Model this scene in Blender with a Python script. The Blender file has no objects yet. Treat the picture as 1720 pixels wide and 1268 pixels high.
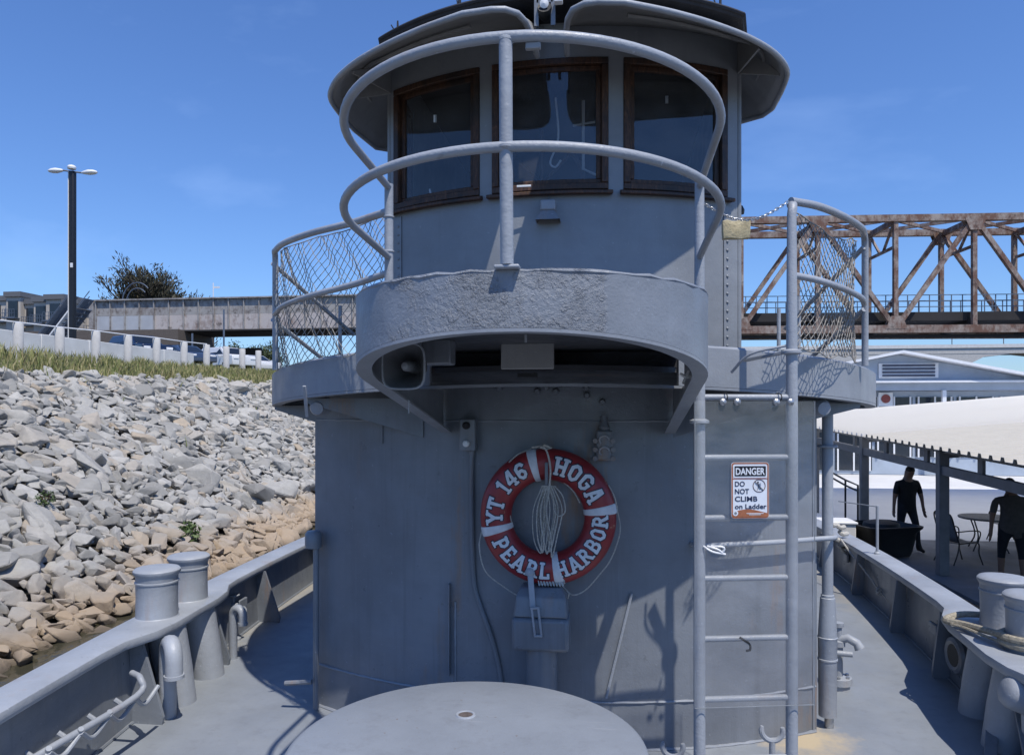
import bpy, bmesh, math, random
from mathutils import Vector, Matrix
random.seed(7)
scene = bpy.context.scene
COL = scene.collection
R = math.radians

# ------------------------------------------------------------------ camera, sky, sun, exposure
YAW, FPX, EYE, HZN = R(7.5), 1242.0, 2.15, 690.0
cam = bpy.data.cameras.new('camera')
cam.sensor_width = 36.0
cam.lens = 36.0 * FPX / 1720.0
cam.shift_y = (HZN - 634.0) / 1720.0
cam.clip_start = 0.05
cam.clip_end = 6000.0
cam_ob = bpy.data.objects.new('camera', cam)
COL.objects.link(cam_ob)
cam_ob.location = (0, 0, EYE)
cam_ob.rotation_euler = (R(90), 0, YAW)
scene.camera = cam_ob

SUN_TO = Vector((0.30, -0.42, 1.0)).normalized()
sun_el = math.asin(SUN_TO.z)
world = bpy.data.worlds.new('World')
scene.world = world
world.use_nodes = True
wn = world.node_tree
bg = wn.nodes['Background']
sky = wn.nodes.new('ShaderNodeTexSky')
sky.sky_type = 'NISHITA'
sky.sun_disc = False
sky.sun_elevation = sun_el
sky.sun_rotation = math.atan2(SUN_TO.x, SUN_TO.y)
sky.altitude = 0.0
sky.air_density = 1.2
sky.dust_density = 0.3
sky.ozone_density = 3.0
# thin, stretched cirrus spread over the whole sky
tc = wn.nodes.new('ShaderNodeTexCoord')
mp = wn.nodes.new('ShaderNodeMapping')
mp.inputs['Rotation'].default_value = (0.0, R(-28), R(20))
mp.inputs['Scale'].default_value = (0.8, 2.6, 3.4)
mp.inputs['Location'].default_value = (-6.3259, 14.6238, 14.3166)
wn.links.new(tc.outputs['Generated'], mp.inputs['Vector'])
cn = wn.nodes.new('ShaderNodeTexNoise')
cn.inputs['Scale'].default_value = 2.3
cn.inputs['Detail'].default_value = 6.0
cn.inputs['Roughness'].default_value = 0.55
wn.links.new(mp.outputs['Vector'], cn.inputs['Vector'])
cr = wn.nodes.new('ShaderNodeValToRGB')
cr.color_ramp.elements[0].position = 0.60
cr.color_ramp.elements[0].color = (0, 0, 0, 1)
cr.color_ramp.elements[1].position = 0.88
cr.color_ramp.elements[1].color = (0.22, 0.22, 0.22, 1)
wn.links.new(cn.outputs['Fac'], cr.inputs['Fac'])
cm = wn.nodes.new('ShaderNodeMix')
cm.data_type = 'RGBA'
wn.links.new(cr.outputs['Color'], cm.inputs['Factor'])
wn.links.new(sky.outputs['Color'], cm.inputs['A'])
cm.inputs['B'].default_value = (7.5, 8.0, 8.8, 1)
wb = wn.nodes.new('ShaderNodeMix')      # the camera's cool white balance, the same over the whole sky
wb.data_type = 'RGBA'
wb.blend_type = 'MULTIPLY'
wb.inputs['Factor'].default_value = 1.0
wn.links.new(cm.outputs['Result'], wb.inputs['A'])
wb.inputs['B'].default_value = (0.70, 0.95, 1.42, 1)
wn.links.new(wb.outputs['Result'], bg.inputs['Color'])
bg.inputs['Strength'].default_value = 0.112

sl = bpy.data.lights.new('sun', 'SUN')
sl.energy = 4.5
sl.angle = R(0.53)
sl.color = (1.0, 0.94, 0.85)
sun = bpy.data.objects.new('sun', sl)
COL.objects.link(sun)
sun.location = (20, -40, 60)
sun.rotation_euler = (-SUN_TO).to_track_quat('-Z', 'Y').to_euler()

scene.view_settings.view_transform = 'Standard'
scene.view_settings.look = 'None'
scene.view_settings.gamma = 1.0
scene.view_settings.exposure = 0.0
scene.view_settings.use_curve_mapping = False
scene.cycles.max_bounces = 8
scene.cycles.diffuse_bounces = 3
scene.cycles.transparent_max_bounces = 12

# ------------------------------------------------------------------ helpers
TX = -0.38                      # the tug's centre line, in world x
def atw(px, py, D):
    """world point seen at photo pixel (px, py) at camera depth D metres"""
    l = (px - 860.0) / FPX * D
    return Vector((-D * math.sin(YAW) + l * math.cos(YAW), D * math.cos(YAW) + l * math.sin(YAW), EYE + (HZN - py) / FPX * D))
def at(px, py, D):
    """the same point in the tug's own axes"""
    p = atw(px, py, D)
    return Vector((p.x - TX, p.y, p.z))
V = lambda *a: Vector(a)

class MB:
    def __init__(s):
        s.v, s.f, s.mi, s.m = [], [], [], 0
    def face(s, idx):
        s.f.append(tuple(idx)); s.mi.append(s.m)
    def add(s, pts):
        i = len(s.v); s.v += [tuple(p) for p in pts]; return i
    def quad(s, *p):
        i = s.add(p); s.face(range(i, i + len(p))); return s
    def box(s, c, d, rot=None):
        c = Vector(c); hx, hy, hz = d[0] / 2, d[1] / 2, d[2] / 2
        P = [Vector((x, y, z)) for z in (-hz, hz) for x, y in ((-hx, -hy), (hx, -hy), (hx, hy), (-hx, hy))]
        if rot is not None: P = [rot @ p for p in P]
        i = s.add([c + p for p in P])
        for q in ((3, 2, 1, 0), (4, 5, 6, 7), (0, 1, 5, 4), (1, 2, 6, 5), (2, 3, 7, 6), (3, 0, 4, 7)):
            s.face([i + k for k in q])
        return s
    def beam(s, p, q, w, h, up=(0, 0, 1)):
        p, q = Vector(p), Vector(q); z = (q - p); L = z.length; z.normalize()
        x = z.cross(Vector(up))
        if x.length < 1e-4: x = z.cross(Vector((1, 0, 0)))
        x.normalize(); y = x.cross(z)
        m = Matrix((x, y, z)).transposed()
        return s.box((p + q) / 2, (w, h, L), m)
    def loft(s, rings, closed=True, caps=(True, True)):
        n = len(rings[0]); base = [s.add(r) for r in rings]
        for a, b in zip(base[:-1], base[1:]):
            for k in range(n if closed else n - 1):
                k2 = (k + 1) % n
                s.face((a + k, a + k2, b + k2, b + k))
        if closed and caps[0]: s.face([base[0] + k for k in reversed(range(n))])
        if closed and caps[1]: s.face([base[-1] + k for k in range(n)])
        return s
    def tube(s, pts, r, n=8, closed=False, caps=True):
        pts = [Vector(p) for p in pts]
        N = len(pts); rs = r if isinstance(r, (list, tuple)) else [r] * N
        def tan(i):
            a = pts[(i - 1) % N] if (closed or i > 0) else pts[i]
            b = pts[(i + 1) % N] if (closed or i < N - 1) else pts[i]
            t = b - a
            return t.normalized() if t.length > 1e-9 else Vector((0, 0, 1))
        t = tan(0); u = t.cross(Vector((0, 0, 1)))
        if u.length < 1e-3: u = t.cross(Vector((0, 1, 0)))
        u.normalize(); rings = []
        for i in range(N):
            t = tan(i); u = (u - t * u.dot(t))
            if u.length < 1e-6: u = t.cross(Vector((0.3, 0.5, 0.8)))
            u.normalize(); w = t.cross(u)
            rings.append([pts[i] + (u * math.cos(2 * math.pi * k / n) + w * math.sin(2 * math.pi * k / n)) * rs[i] for k in range(n)])
        if closed: rings.append(rings[0])
        return s.loft(rings, True, (caps and not closed, caps and not closed))
    def lathe(s, prof, n=24, o=(0, 0, 0), rot=None, a0=0.0, a1=2 * math.pi):
        o = Vector(o); rings = []
        for r, z in prof:
            ring = []
            for k in range(n):
                a = a0 + (a1 - a0) * k / n
                p = Vector((r * math.cos(a), r * math.sin(a), z))
                ring.append(o + (rot @ p if rot is not None else p))
            rings.append(ring)
        return s.loft(rings, True, (prof[0][0] > 1e-5, prof[-1][0] > 1e-5))
    def prism(s, poly, d):
        """closed polygon of 3D points pushed along vector d"""
        d = Vector(d); a = [Vector(p) for p in poly]
        return s.loft([a, [p + d for p in a]])
    def strip(s, a, b):
        n = len(a); i = s.add(a); j = s.add(b)
        for k in range(n - 1): s.face((i + k, i + k + 1, j + k + 1, j + k))
        return s
    def mesh(s, name, mats, smooth=40, fix=True):
        me = bpy.data.meshes.new(name)
        me.from_pydata(s.v, [], s.f)
        for m in (mats if isinstance(mats, (list, tuple)) else [mats]): me.materials.append(m)
        if any(s.mi): me.polygons.foreach_set('material_index', s.mi)
        if fix:
            bm = bmesh.new(); bm.from_mesh(me)
            bmesh.ops.recalc_face_normals(bm, faces=bm.faces)
            bm.to_mesh(me); bm.free()
        if smooth:
            me.polygons.foreach_set('use_smooth', [True] * len(me.polygons))
            me.set_sharp_from_angle(angle=R(smooth))
        me.update()
        return me
    def build(s, name, mats, parent=None, smooth=40, bev=0.0, fix=True, loc=None):
        o = bpy.data.objects.new(name, s.mesh(name, mats, smooth, fix))
        COL.objects.link(o)
        if parent is not None: o.parent = parent
        if loc is not None: o.location = loc
        if bev:
            b = o.modifiers.new('bevel', 'BEVEL'); b.width = bev; b.segments = 2
            b.limit_method = 'ANGLE'; b.angle_limit = R(35); b.harden_normals = False
        return o

def empty(name, loc=(0, 0, 0), rz=0.0, parent=None):
    o = bpy.data.objects.new(name, None); COL.objects.link(o)
    o.location = loc; o.rotation_euler = (0, 0, rz); o.empty_display_size = 0.1
    if parent is not None: o.parent = parent
    return o
def tag(o, label=None, cat=None, group=None, kind=None):
    if label: o['label'] = label
    if cat: o['category'] = cat
    if group: o['group'] = group
    if kind: o['kind'] = kind
    return o
def copy_tree(o, parent=None):
    c = o.copy(); COL.objects.link(c); c.parent = parent
    for ch in o.children: copy_tree(ch, c)
    return c
def lerp(a, b, t): return a + (b - a) * t
def smooth_path(pts, k=6):
    """Catmull-Rom through the points"""
    P = [Vector(p) for p in pts]; P = [2 * P[0] - P[1]] + P + [2 * P[-1] - P[-2]]; out = []
    for i in range(1, len(P) - 2):
        for j in range(k):
            t = j / k; a, b, c, d = P[i - 1], P[i], P[i + 1], P[i + 2]
            out.append(0.5 * ((2 * b) + (c - a) * t + (2 * a - 5 * b + 4 * c - d) * t * t + (3 * b - a - 3 * c + d) * t ** 3))
    out.append(P[-2]); return out

# ------------------------------------------------------------------ materials
class Mat:
    def __init__(s, name):
        s.m = bpy.data.materials.new(name); s.m.use_nodes = True
        s.nt = s.m.node_tree; s.b = s.nt.nodes['Principled BSDF']; s.co = {}
    def n(s, t, **k):
        o = s.nt.nodes.new(t)
        for a, b in k.items(): setattr(o, a, b)
        return o
    def set(s, node, key, val):
        i = node.inputs[key]
        if isinstance(val, bpy.types.NodeSocket): s.nt.links.new(val, i)
        elif isinstance(val, (tuple, list)) and len(val) == 3 and i.type == 'RGBA': i.default_value = (*val, 1)
        else: i.default_value = val
    def coord(s, kind='Object', scale=(1, 1, 1), rot=(0, 0, 0), loc=(0, 0, 0)):
        t = s.co.get('tc') or s.n('ShaderNodeTexCoord'); s.co['tc'] = t
        if kind == 'Position':
            g = s.n('ShaderNodeNewGeometry'); src = g.outputs['Position']
        else: src = t.outputs[kind]
        mpn = s.n('ShaderNodeMapping')
        mpn.inputs['Scale'].default_value = scale; mpn.inputs['Rotation'].default_value = rot; mpn.inputs['Location'].default_value = loc
        s.nt.links.new(src, mpn.inputs['Vector']); return mpn.outputs['Vector']
    def noise(s, scale, detail=4, rough=0.55, vec=None, dist=0.0):
        o = s.n('ShaderNodeTexNoise'); o.inputs['Scale'].default_value = scale; o.inputs['Detail'].default_value = detail
        o.inputs['Roughness'].default_value = rough; o.inputs['Distortion'].default_value = dist
        s.nt.links.new(vec if vec is not None else s.coord(), o.inputs['Vector']); return o.outputs['Fac']
    def voro(s, scale, vec=None, feature='F1', out='Distance'):
        o = s.n('ShaderNodeTexVoronoi'); o.feature = feature; o.inputs['Scale'].default_value = scale
        s.nt.links.new(vec if vec is not None else s.coord(), o.inputs['Vector']); return o.outputs[out]
    def ramp(s, fac, *stops):
        o = s.n('ShaderNodeValToRGB'); e = o.color_ramp.elements
        while len(e) < len(stops): e.new(0.5)
        for el, (p, c) in zip(e, stops):
            el.position = p; el.color = (c, c, c, 1) if isinstance(c, (int, float)) else (*c, 1)
        s.nt.links.new(fac, o.inputs['Fac']); return o.outputs['Color']
    def mix(s, fac, a, b, mode='MIX'):
        o = s.n('ShaderNodeMix'); o.data_type = 'RGBA'; o.blend_type = mode
        s.set(o, 'Factor', fac)
        for k, v in (('A', a), ('B', b)):
            i = [q for q in o.inputs if q.name == k and q.type == 'RGBA'][0]
            if isinstance(v, bpy.types.NodeSocket): s.nt.links.new(v, i)
            else: i.default_value = (*v, 1)
        return [q for q in o.outputs if q.type == 'RGBA'][0]
    def math(s, op, a, b=0.0, c=None):
        o = s.n('ShaderNodeMath'); o.operation = op
        s.set(o, 0, a); s.set(o, 1, b)
        if c is not None: s.set(o, 2, c)
        return o.outputs[0]
    def sep(s, kind='Object'):
        o = s.n('ShaderNodeSeparateXYZ'); s.nt.links.new(s.coord(kind), o.inputs[0]); return o.outputs
    def n_sep(s, col):
        o = s.n('ShaderNodeSeparateColor'); s.nt.links.new(col, o.inputs[0]); return o.outputs[0]
    def mrange(s, v, a, b, c=0.0, d=1.0):
        o = s.n('ShaderNodeMapRange'); s.set(o, 'Value', v)
        for k, q in (('From Min', a), ('From Max', b), ('To Min', c), ('To Max', d)): o.inputs[k].default_value = q
        return o.outputs['Result']
    def bump(s, h, strength=0.3, dist=0.01, prev=None):
        o = s.n('ShaderNodeBump'); s.set(o, 'Strength', strength); o.inputs['Distance'].default_value = dist
        s.nt.links.new(h, o.inputs['Height'])
        if prev is not None: s.nt.links.new(prev, o.inputs['Normal'])
        return o.outputs['Normal']
    def out(s, color=None, rough=None, metal=None, normal=None, **k):
        if color is not None: s.set(s.b, 'Base Color', color)
        if rough is not None: s.set(s.b, 'Roughness', rough)
        if metal is not None: s.set(s.b, 'Metallic', metal)
        if normal is not None: s.set(s.b, 'Normal', normal)
        for a, b in k.items(): s.set(s.b, a.replace('_', ' '), b)
        return s.m

def simple(name, col, rough=0.5, metal=0.0, var=0.25, scale=6.0, bump=0.0, bscale=60.0, kind='Object'):
    M = Mat(name); vec = M.coord(kind)
    c = M.mix(M.ramp(M.noise(scale, 5, 0.6, vec), (0.3, 0.0), (0.7, 1.0)), tuple(x * (1 - var) for x in col), tuple(min(1, x * (1 + var * 0.6)) for x in col))
    nrm = M.bump(M.noise(bscale, 4, 0.6, vec), bump, 0.01) if bump else None
    return M.out(c, rough, metal, nrm)

def navy(name, col=(0.200, 0.219, 0.246), rough=0.42, streak=0.35, rust=0.0, orange=0.25, wave=0.25, chip=0.5, rough_patch=None):
    """thick marine paint: brushed, patched, streaked, faintly dented, with chips"""
    M = Mat(name); v = M.coord(); lo = tuple(x * 0.80 for x in col); hi = tuple(x * 1.10 for x in col)
    c = M.mix(M.ramp(M.noise(1.7, 5, 0.6, v), (0.35, 0.0), (0.68, 1.0)), lo, hi)
    pv = M.voro(1.3, M.coord(scale=(1, 1, 0.8)), out='Color')
    c = M.mix(M.mrange(M.n_sep(pv), 0.0, 1.0, 0.0, 0.16), c, tuple(x * 0.72 for x in col))
    sv = M.coord(scale=(9, 9, 0.35))
    st = M.ramp(M.noise(1.6, 5, 0.65, sv), (0.52, 0.0), (0.72, 1.0))
    c = M.mix(M.math('MULTIPLY', st, streak), c, tuple(x * 0.62 for x in col))
    sp = M.ramp(M.noise(38, 3, 0.5, v), (0.70, 0.0), (0.74, 1.0))
    c = M.mix(M.math('MULTIPLY', M.ramp(M.noise(13, 6, 0.7, v), (0.655, 0.0), (0.675, 1.0)), chip * 0.45), c, tuple(x * 0.45 for x in col))
    c = M.mix(M.math('MULTIPLY', sp, chip * 0.5), c, tuple(min(1, x * 1.7) for x in col))
    ps = M.ramp(M.noise(2.3, 6, 0.7, M.coord(scale=(14, 14, 0.5), loc=(3, 7, 1))), (0.60, 0.0), (0.74, 1.0))
    c = M.mix(M.math('MULTIPLY', ps, streak * 0.55), c, tuple(min(1, x * 1.5) for x in col))
    br = M.ramp(M.noise(1.0, 5, 0.7, M.coord(scale=(3, 3, 22))), (0.35, 0.0), (0.7, 1.0))
    c = M.mix(M.math('MULTIPLY', br, 0.14), c, tuple(x * 0.7 for x in col))
    if rust:
        rs = M.math('MULTIPLY', M.ramp(M.noise(1.1, 6, 0.7, M.coord(scale=(3.2, 3.2, 0.55))), (0.565, 0.0), (0.68, 1.0)), M.ramp(M.noise(0.8, 3, 0.5, v), (0.47, 0.0), (0.60, 1.0)))
        c = M.mix(M.math('MULTIPLY', rs, rust), c, (0.30, 0.165, 0.075))
    n1 = M.bump(M.noise(1.9, 2, 0.5, v), wave * 1.7, 0.06)
    n2 = M.bump(M.math('ADD', M.noise(85, 3, 0.6, v), M.math('MULTIPLY', M.noise(24, 3, 0.6, v), 1.6)), orange, 0.004, n1)
    n3 = M.bump(sp, 0.25, 0.003, n2)
    if rough_patch:
        ax, a, b2 = rough_patch
        xs = M.sep()[ax]
        msk = M.math('MULTIPLY', M.mrange(xs, a, a + 0.03), M.mrange(xs, b2, b2 + 0.02, 1.0, 0.0))
        h = M.math('ADD', M.noise(62, 6, 0.7, v, 0.1), M.math('MULTIPLY', M.ramp(M.noise(22, 5, 0.65, v), (0.52, 0.0), (0.58, 1.0)), 0.30))
        msk = M.math('MULTIPLY', msk, M.ramp(M.noise(5.5, 4, 0.6, v), (0.34, 0.15), (0.56, 1.0)))
        n3 = M.bump(h, msk, 0.013, n3)
    rg = M.mrange(M.noise(6, 4, 0.6, v), 0.3, 0.7, rough - 0.07, rough + 0.12)
    return M.out(c, rg, 0.0, n3)

PAINT = navy('grey_paint', rust=0.7, streak=0.5, rough=0.33, chip=0.8)
PAINT_CLEAN = navy('grey_paint_clean', col=(0.285, 0.307, 0.34), streak=0.2, rust=0.0)
PAINT_BAND = navy('grey_paint_scaled', col=(0.24, 0.262, 0.295), streak=0.18, rust=0.0, orange=0.35, rough_patch=(0, -0.44, 0.36))
PAINT_PIPE = navy('grey_paint_pipe', rust=0.35, col=(0.345, 0.370, 0.405), streak=0.15, wave=0.1, orange=0.42, chip=1.0)
PAINT_WH = navy('grey_paint_wheelhouse', col=(0.275, 0.292, 0.312), streak=0.2, wave=0.2)
UNDER_SHADE = navy('shade_toned_underside', col=(0.055, 0.058, 0.066), streak=0.3, rust=0.3)  # grey paint taken near black to deepen the shade under the decks
PAINT_VISOR = navy('visor_paint', col=(0.30, 0.30, 0.295), streak=0.3, wave=0.2)

def deck_material():
    M = Mat('deck_paint'); v = M.coord()
    col = (0.232, 0.255, 0.285)
    c = M.mix(M.ramp(M.noise(0.9, 6, 0.65, v), (0.33, 0.0), (0.68, 1.0)), tuple(x * 0.82 for x in col), tuple(x * 1.1 for x in col))
    c = M.mix(M.math('MULTIPLY', M.ramp(M.noise(9, 8, 0.78, v), (0.52, 0.0), (0.66, 1.0)), 0.42), c, (0.17, 0.18, 0.195))
    ring = M.ramp(M.voro(0.75, M.coord(scale=(1, 1, 0))), (0.30, 0.0), (0.335, 1.0), (0.36, 0.0))
    c = M.mix(M.math('MULTIPLY', M.math('MULTIPLY', ring, M.noise(4, 5, 0.7, v)), 0.35), c, (0.38, 0.37, 0.35))
    sc_ = M.ramp(M.noise(3, 4, 0.6, M.coord(scale=(1.2, 26, 1), rot=(0, 0, 0.5))), (0.66, 0.0), (0.72, 1.0))
    c = M.mix(M.math('MULTIPLY', sc_, 0.25), c, (0.40, 0.41, 0.42))
    c = M.mix(M.math('MULTIPLY', M.ramp(M.noise(60, 3, 0.5, v), (0.72, 0.0), (0.75, 1.0)), 0.8), c, (0.16, 0.12, 0.09))
    # rusty ochre run-off at the foot of the deckhouse and of the bulwark stays
    o = M.n('ShaderNodeVectorMath'); o.operation = 'DISTANCE'
    M.nt.links.new(M.coord(scale=(1.0, 1.0, 0)), o.inputs[0]); o.inputs[1].default_value = (1.66, 5.06, 0)
    dd = M.math('ADD', o.outputs['Value'], M.math('MULTIPLY', M.noise(7, 6, 0.7, v), 0.55))
    c = M.mix(M.math('MULTIPLY', M.mrange(dd, 0.62, 0.38), 0.85), c, (0.50, 0.40, 0.25))
    xs = M.sep()[0]
    edge = M.mrange(M.math('ADD', M.math('ABSOLUTE', xs, 0.0), M.math('MULTIPLY', M.noise(3.0, 5, 0.7, v), 0.7)), 3.25, 3.6)
    c = M.mix(M.math('MULTIPLY', edge, 0.6), c, (0.36, 0.32, 0.25))
    n1 = M.bump(M.noise(1.2, 2, 0.5, v), 0.25, 0.04)
    n2 = M.bump(M.noise(120, 4, 0.7, v), 0.35, 0.004, n1)
    return M.out(c, M.mrange(M.noise(5, 4, 0.6, v), 0.3, 0.7, 0.42, 0.62), 0.0, n2)
DECK = deck_material()

BLACK = simple('black_rubber', (0.012, 0.013, 0.015), 0.6, 0, 0.3, 8, 0.3)
ROOFBLK = simple('black_roof_felt', (0.018, 0.02, 0.026), 0.75, 0, 0.4, 9, 0.5)
WHITE = simple('white_plastic', (0.74, 0.75, 0.76), 0.45, 0, 0.08, 8)
ROPE_W = simple('pale_cord', (0.52, 0.50, 0.45), 0.85, 0, 0.35, 90, 0.8, 180)
STEEL = simple('galvanised_steel', (0.45, 0.46, 0.47), 0.38, 0.75, 0.25, 20, 0.2)
CONC = simple('concrete', (0.50, 0.49, 0.47), 0.9, 0, 0.16, 2.5, 0.4, 40)
CONC_W = simple('pale_concrete', (0.66, 0.655, 0.64), 0.88, 0, 0.12, 1.2, 0.3, 30)

def wood_material():
    M = Mat('weathered_varnished_wood'); v = M.coord(scale=(6, 6, 1.2))
    g = M.noise(7, 6, 0.7, v, 1.5)
    c = M.ramp(g, (0.30, (0.014, 0.009, 0.007)), (0.55, (0.075, 0.034, 0.018)), (0.80, (0.23, 0.108, 0.052)))
    c = M.mix(M.math('MULTIPLY', M.ramp(M.noise(2.2, 5, 0.6), (0.5, 0.0), (0.62, 1.0)), 0.75), c, (0.016, 0.014, 0.014))
    return M.out(c, 0.55, 0.0, M.bump(g, 0.5, 0.006))
WOOD = wood_material()

def glass_material(name, tint, rough, alpha, haze=0.0):
    M = Mat(name); nt = M.nt
    t = M.n('ShaderNodeBsdfTransparent'); t.inputs[0].default_value = (*tint, 1)
    g = M.n('ShaderNodeBsdfGlossy'); g.inputs['Roughness'].default_value = rough
    g.inputs['Color'].default_value = (0.9, 0.95, 1, 1)
    ge = M.n('ShaderNodeNewGeometry'); dt = M.n('ShaderNodeVectorMath'); dt.operation = 'DOT_PRODUCT'
    nt.links.new(ge.outputs['Normal'], dt.inputs[0]); nt.links.new(ge.outputs['Incoming'], dt.inputs[1])
    fres = M.math('MULTIPLY_ADD', M.math('POWER', M.math('SUBTRACT', 1.0, M.math('ABSOLUTE', dt.outputs['Value'])), 5.0), 0.96, 0.04)
    nrm = M.bump(M.noise(1.2, 3, 0.5), 0.10, 0.02)
    nt.links.new(nrm, g.inputs['Normal'])
    m1 = M.n('ShaderNodeMixShader'); nt.links.new(M.math('MULTIPLY', fres, alpha), m1.inputs[0])
    nt.links.new(t.outputs[0], m1.inputs[1]); nt.links.new(g.outputs[0], m1.inputs[2])
    last = m1
    if haze:
        d = M.n('ShaderNodeBsdfDiffuse'); d.inputs['Color'].default_value = (0.55, 0.56, 0.58, 1)
        m2 = M.n('ShaderNodeMixShader')
        hz = M.mrange(M.noise(3.0, 6, 0.7, M.coord(scale=(1, 1, 2.2), rot=(0, R(35), 0))), 0.35, 0.75, haze * 0.35, haze * 1.5)
        nt.links.new(hz, m2.inputs[0]); nt.links.new(m1.outputs[0], m2.inputs[1]); nt.links.new(d.outputs[0], m2.inputs[2]); last = m2
    nt.links.new(last.outputs[0], nt.nodes['Material Output'].inputs['Surface'])
    return M.m
GLASS = glass_material('window_glass', (0.72, 0.76, 0.80), 0.02, 1.7, 0.07)
PLEXI = glass_material('scratched_plexiglass', (0.985, 0.985, 0.985), 0.08, 1.3, 0.125)
CARGLASS = simple('car_glass', (0.012, 0.016, 0.022), 0.06, 0, 0.1)

# ------------------------------------------------------------------ the setting: water, bank, land
def ring_plane(name, mat, z, pts):
    return tag(MB().quad(*[(x, y, z) for x, y in pts]).build(name, mat, smooth=0), kind='structure')
def water_material():
    M = Mat('river_water'); v = M.coord('Position', (1, 1, 1))
    c = M.mix(M.noise(0.4, 4, 0.6, v), (0.035, 0.036, 0.024), (0.07, 0.06, 0.038))
    n = M.bump(M.noise(2.2, 4, 0.6, M.coord('Position', (1, 0.6, 1))), 0.35, 0.08)
    return M.out(c, 0.07, 0, n, IOR=1.33)
WATER_Z = -1.6
ring_plane('water', water_material(), WATER_Z, [(-3000, -400), (3000, -400), (3000, 5000), (-3000, 5000)])

def shore(y): return -8.55 - 0.07 * (y - 10) + 0.3 * math.sin(y * 0.45)
def bank_top(y): return 3.85 + 0.022 * (y - 18)
def bank_z(x, y):
    xs = shore(y); t = (xs - x) / (xs + 20.0)
    if t < 0: return WATER_Z + t * 5.0
    if t < 1: return WATER_Z + (bank_top(y) - WATER_Z) * t
    return bank_top(y) + min(1.0, (-20 - x) / 6.0) * 0.45
def soil_material():
    M = Mat('bank_soil'); v = M.coord('Position')
    c = M.ramp(M.noise(1.4, 6, 0.7, v), (0.3, (0.05, 0.045, 0.038)), (0.6, (0.13, 0.115, 0.09)), (0.8, (0.20, 0.17, 0.13)))
    z = M.sep('Position')[2]
    c = M.mix(M.mrange(z, 3.2, 3.8), c, M.ramp(M.noise(2.0, 6, 0.7, v), (0.35, (0.10, 0.11, 0.04)), (0.7, (0.24, 0.22, 0.11))))
    return M.out(c, 0.95, 0, M.bump(M.noise(6, 6, 0.7, v), 0.8, 0.1))
mb = MB(); xsn = [0.35, 0.0] + [-(i + 1) / 16 for i in range(16)] + [-1.15, -1.5]
ys = list(range(-30, 121, 3)); rows = []
for y in ys:
    xs = shore(y); row = []
    for t in xsn:
        x = xs + t * (xs + 20.0) if t >= -1 else -20 + (t + 1) * 12
        row.append((x, y, bank_z(x, y) - 0.12 + (random.uniform(-0.05, 0.05) if t < 0 else 0)))
    rows.append(row)
mb.loft(rows, closed=False)
tag(mb.build('river_bank', soil_material(), smooth=60), kind='structure')
def asphalt_material():
    M = Mat('asphalt'); v = M.coord('Position')
    c = M.ramp(M.noise(0.5, 6, 0.7, v), (0.3, (0.05, 0.05, 0.05)), (0.7, (0.09, 0.088, 0.085)))
    return M.out(c, 0.9, 0, M.bump(M.noise(50, 4, 0.7, v), 0.4, 0.01))
mb = MB()
mb.quad((-26.1, -30, 4.32), (-26.1, 120, 5.9), (-900, 140, 6.2), (-900, -30, 4.4))
tag(mb.build('parking_ground', asphalt_material(), smooth=0), kind='structure')
mb = MB(); mb.quad((-900, 119, 5.5), (-22, 119, 5.5), (260, 900, 5.0), (260, 3000, 5), (-2500, 3000, 5))
tag(mb.build('far_land', simple('far_grass', (0.07, 0.085, 0.04), 0.95, 0, 0.4, 0.05, 0, kind='Position'), smooth=0), kind='structure')

# ------------------------------------------------------------------ riprap
def rock_material():
    M = Mat('riprap_stone'); v = M.coord()
    g = M.n('ShaderNodeNewGeometry'); oi = M.n('ShaderNodeObjectInfo')
    rnd = M.math('FRACT', M.math('ADD', g.outputs['Random Per Island'], M.math('MULTIPLY', oi.outputs['Random'], 3.7)), 0)
    c = M.ramp(rnd, (0.0, (0.25, 0.243, 0.222)), (0.30, (0.37, 0.36, 0.33)), (0.65, (0.49, 0.475, 0.435)), (0.90, (0.44, 0.40, 0.34)), (1.0, (0.44, 0.355, 0.255)))
    pv = M.coord('Position')
    c = M.mix(M.ramp(M.noise(5, 6, 0.7, pv), (0.35, 0.0), (0.7, 0.45)), c, (0.22, 0.212, 0.195))
    p = M.sep('Position')
    # silt line left by the river: tan up to about a metre above the water
    lv = M.math('ADD', M.math('SUBTRACT', p[2], M.math('MULTIPLY', p[1], 0.018)), M.math('MULTIPLY', M.noise(0.5, 4, 0.6, pv), 1.5))
    tan = M.mrange(lv, -0.25, -0.80)
    c = M.mix(M.math('MULTIPLY', tan, 0.85), c, M.mix(M.noise(3, 5, 0.6, pv), (0.33, 0.235, 0.145), (0.47, 0.365, 0.25)))
    wet = M.mrange(p[2], WATER_Z + 0.18, WATER_Z + 0.02)
    c = M.mix(M.math('MULTIPLY', wet, 0.75), c, (0.05, 0.042, 0.03))
    n = M.bump(M.noise(7, 8, 0.8, pv), 0.9, 0.06)
    return M.out(c, 0.92, 0, n)
ROCK = rock_material()
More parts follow.
